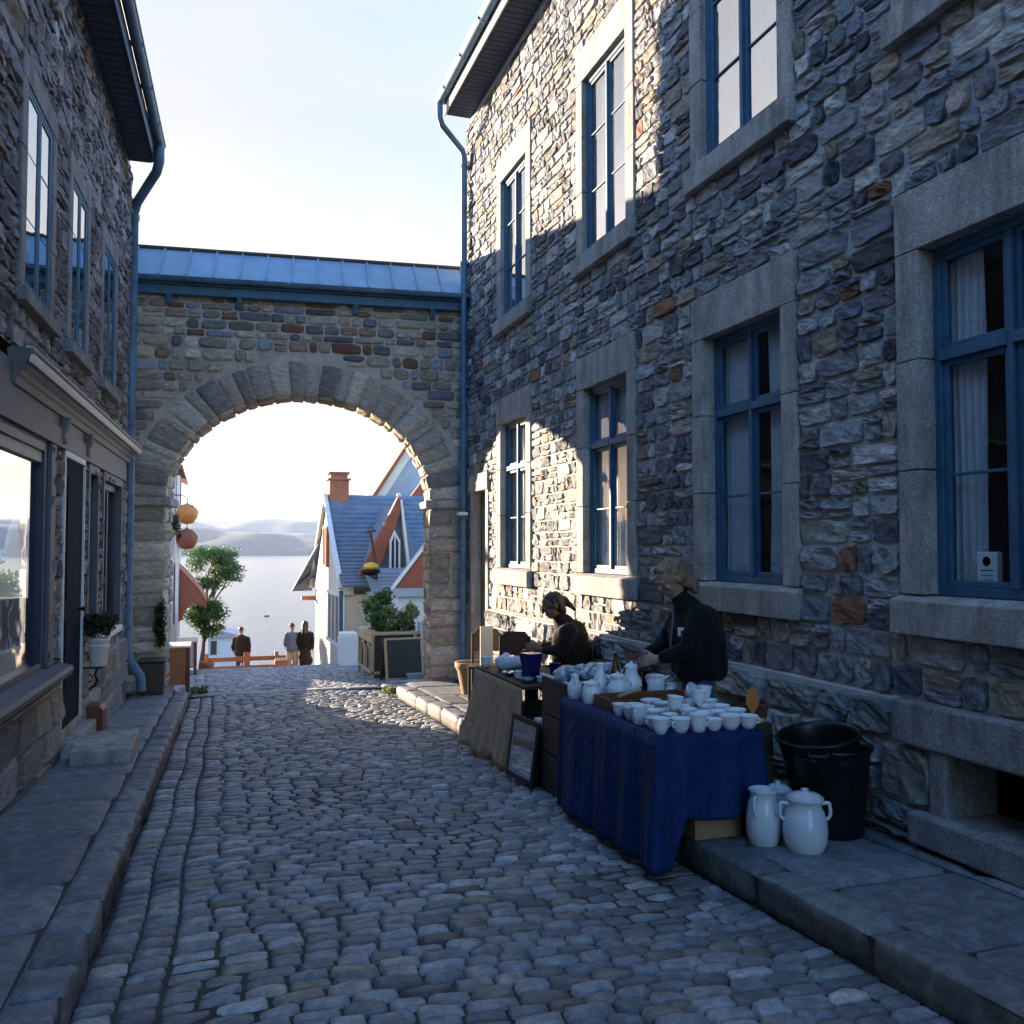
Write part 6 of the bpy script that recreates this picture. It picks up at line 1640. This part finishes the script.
m = MB(); m.box((3.06, 4.62, gz(4.7) + KERB), (3.20, 4.90, BZ - .0)); o = m.build('narrow_crate', M['wood_dark'], None, bevel=.006); tag(o, 'narrow dark upright crate between the blue table and the wall', 'crate')

# ================================================================== LEFT PAVEMENT THINGS
m = MB(); z = -.042 * 9.1 + KERB
m.box((8.62, z - .06, .035), (9.72, -.085, .16), fr=LW); m.box((8.67, z - .05, -.10), (9.65, -.02, .034), fr=LW); o = m.build('door_step', M['flag' if 0 else 'granite'], lb, bevel=.01)
m = MB(); m.box((-1.06, 8.27, -.042 * 8.5 + KERB - .02), (-.58, 9.15, -.042 * 8.5 + KERB + .125)); o = m.build('stone_block', M['granite'], None, bevel=.012)
tag(o, 'loose rectangular stone step lying on the left pavement before the door', 'step')
c = LW(9.78, .42, .16)
e = empty('wall_planter', c, label='white fluted planter of dark foliage on a scrolled iron wall bracket', cat='planter')
m = MB(); m.lathe([(.072, 0), (.08, .01), (.098, .24), (.106, .25), (.106, .275), (.095, .275), (.09, .22), (.001, .22)], c, 24)
m.lathe([(.101, .19), (.1035, .195), (.1035, .203), (.101, .208)], c, 24); m.build('pot', M['white_paint'], e, recalc=True)
leaf_cloud('foliage', clumps((c[0], c[1], c[2] + .38), (.15, .15, .15), 9, .6), 1500, .026, 'leaf_dark', e)
m = MB(); m.tube([LW(9.78, .40, .02), LW(9.78, .40, .2)], .009, 6); m.tube([LW(9.78, .40, .15), LW(9.78, .33, .13), LW(9.78, .27, .16), LW(9.78, .22, .12), LW(9.78, .17, .05), LW(9.78, .12, .02)], .012, 8); m.tube([LW(9.78, .42, .012), LW(9.78, .02, .012)], .01, 6)
m.tube([LW(9.78, .30 + .035 * math.sin(a), .075 + .035 * math.cos(a)) for a in np.linspace(0, 5.5, 14)], .007, 6); m.build('bracket', M['iron'], e)
m = MB(); zz = -.042 * 9.9 + KERB
m.prism([(zz, .05), (zz, .215), (zz + .27, .215), (zz + .31, .19), (zz + .32, .15), (zz + .32, .05)], 9.74, 10.02, lambda a, b, d: LW(d, a, b)); m.box((9.72, zz, .05), (10.04, zz + .03, .235), fr=LW)
o = m.build('wooden_box', M['wood_red'], None, bevel=.012); tag(o, 'small red brown wooden box with rounded lid below the wall planter', 'box')
m = MB(); zz = -.42; m.hull8([(-.86, 13.25, zz), (-.55, 13.25, zz), (-.55, 13.7, zz), (-.86, 13.7, zz), (-.87, 13.24, zz + .43), (-.54, 13.24, zz + .43), (-.54, 13.7, zz + .45), (-.87, 13.7, zz + .45)])
m.box((-.885, 13.22, zz + .44), (-.525, 13.72, zz + .465)); o = m.build('dark_bin_box', M['wood_dark'], None, bevel=.02); tag(o, 'dark brown box standing at the foot of the left pier by the blue pipe', 'box')
# shrub outside the added rear window, seen through the shop
tree('garden_shrub', (-3.6, 17.5, -1.0), (-3.5, 17.5, .65), (1.0, .7, .9), 'green shrub outside the added rear window of the shop, seen through the glass', 'shrub', 'leaf', 2600, .06, 10, .05, .5)

CLOUDCOL, CLOUDLOW, SKY, SUNE, SUNC, EXPO, SKYSAT, SKYVAL, SKYTINT, HAZE, HAZEC = (2.3, 2.42, 2.45), (4.3, 3.85, 3.35), .075, 5.0, (1, .80, .59), 2.1, 1.25, 3.0, (1.08, .95, 1.04), .95e-4, (.6, .72, 1, 1)

# ================================================================== HAZE
m = MB(); m.box((-3500, -70, -26), (3500, 4600, 175)); hz = m.build('haze', None, None)
hm_, nt, b, out = new_mat('sea_haze'); nt.nodes.remove(b)
pv = nt.nodes.new('ShaderNodeVolumePrincipled'); pv.inputs['Color'].default_value = HAZEC; pv.inputs['Density'].default_value = HAZE; pv.inputs['Anisotropy'].default_value = .3
nt.links.new(pv.outputs[0], out.inputs['Volume']); hz.data.materials.append(hm_); tag(hz, kind='stuff')

# ================================================================== SKY, SUN, CAMERA
w = bpy.data.worlds.new('World'); SC.world = w; w.use_nodes = True
nt = w.node_tree; nt.nodes.clear()
SUN_EL, SUN_AZ = math.radians(9.0), math.radians(-31.0)    # azimuth from +Y towards +X
sky = nt.nodes.new('ShaderNodeTexSky'); sky.sky_type = 'NISHITA'; sky.sun_disc = False
sky.sun_elevation = SUN_EL; sky.sun_rotation = SUN_AZ; sky.altitude = 0; sky.air_density = 1.0; sky.dust_density = 1.0; sky.ozone_density = 2.0
# thin bright cloud veil over the sea side, clear blue overhead and inland
tc = nt.nodes.new('ShaderNodeTexCoord')
mp = nt.nodes.new('ShaderNodeMapping'); mp.inputs['Scale'].default_value = (1, 1, 2.2); nt.links.new(tc.outputs['Generated'], mp.inputs[0])
cl = noise(nt, mp.outputs[0], 1.7, 6, .55, .3)
vd = nt.nodes.new('ShaderNodeVectorMath'); vd.operation = 'DOT_PRODUCT'; nt.links.new(tc.outputs['Generated'], vd.inputs[0]); vd.inputs[1].default_value = Vector((-.4, .92, -.1)).normalized()
veil = nt.nodes.new('ShaderNodeMapRange'); veil.interpolation_type = 'SMOOTHERSTEP'; nt.links.new(vd.outputs['Value'], veil.inputs[0])
veil.inputs[1].default_value = .15; veil.inputs[2].default_value = .8
br = ramp(nt, cl, [(.38, (0, 0, 0)), (.62, (1, 1, 1))])
m1 = nt.nodes.new('ShaderNodeMath'); m1.operation = 'MULTIPLY_ADD'; nt.links.new(br, m1.inputs[0]); m1.inputs[1].default_value = .12; m1.inputs[2].default_value = .86
m2 = nt.nodes.new('ShaderNodeMath'); m2.operation = 'MULTIPLY'; nt.links.new(m1.outputs[0], m2.inputs[0]); nt.links.new(veil.outputs[0], m2.inputs[1]); m2.use_clamp = True
hs = nt.nodes.new('ShaderNodeHueSaturation'); hs.inputs['Saturation'].default_value = SKYSAT; hs.inputs['Value'].default_value = SKYVAL; nt.links.new(sky.outputs[0], hs.inputs['Color'])
tint = mixc(nt, 1.0, hs.outputs[0], SKYTINT, 'MULTIPLY')
sx_ = nt.nodes.new('ShaderNodeSeparateXYZ'); nt.links.new(tc.outputs['Generated'], sx_.inputs[0])
cloud = mixc(nt, ramp(nt, sx_.outputs['Z'], [(.0, (0, 0, 0)), (.42, (1, 1, 1))]), CLOUDLOW, CLOUDCOL)
cloud = mixc(nt, 1.0, cloud, ramp(nt, cl, [(.38, (.86, .91, .95)), (.60, (1.16, 1.09, 1.04))]), 'MULTIPLY')
cc = mixc(nt, m2.outputs[0], tint, cloud)
bg = nt.nodes.new('ShaderNodeBackground'); bg.inputs['Strength'].default_value = SKY
nt.links.new(cc, bg.inputs[0])
wo = nt.nodes.new('ShaderNodeOutputWorld'); nt.links.new(bg.outputs[0], wo.inputs[0])

sl = bpy.data.lights.new('sun', 'SUN'); sl.energy = SUNE; sl.angle = math.radians(.5); sl.color = SUNC
so = bpy.data.objects.new('sun', sl); COL.objects.link(so)
sd = Vector((math.sin(SUN_AZ) * math.cos(SUN_EL), math.cos(SUN_AZ) * math.cos(SUN_EL), math.sin(SUN_EL)))
so.rotation_euler = sd.to_track_quat('Z', 'Y').to_euler()
so.location = (-8, 12, 20)

cam = bpy.data.cameras.new('camera'); co_ = bpy.data.objects.new('camera', cam); COL.objects.link(co_)
cam.sensor_width = 36; cam.sensor_fit = 'HORIZONTAL'; cam.lens = 900 / 1024 * 36
cam.clip_start = .05; cam.clip_end = 20000
co_.location = (0, 0, 1.58)
th, pt = math.atan(304 / 900), math.atan(36 / 900)
f = Vector((math.sin(th) * math.cos(pt), math.cos(th) * math.cos(pt), math.sin(pt)))
co_.rotation_euler = f.to_track_quat('-Z', 'Y').to_euler()
SC.camera = co_
SC.view_settings.view_transform = 'Standard'; SC.view_settings.look = 'None'
SC.view_settings.exposure = EXPO; SC.view_settings.gamma = 1
SC.cycles.max_bounces = 8; SC.cycles.transparent_max_bounces = 16; SC.cycles.use_denoising = True
SC.cycles.sample_clamp_indirect = 6; SC.cycles.caustics_reflective = False; SC.cycles.caustics_refractive = False
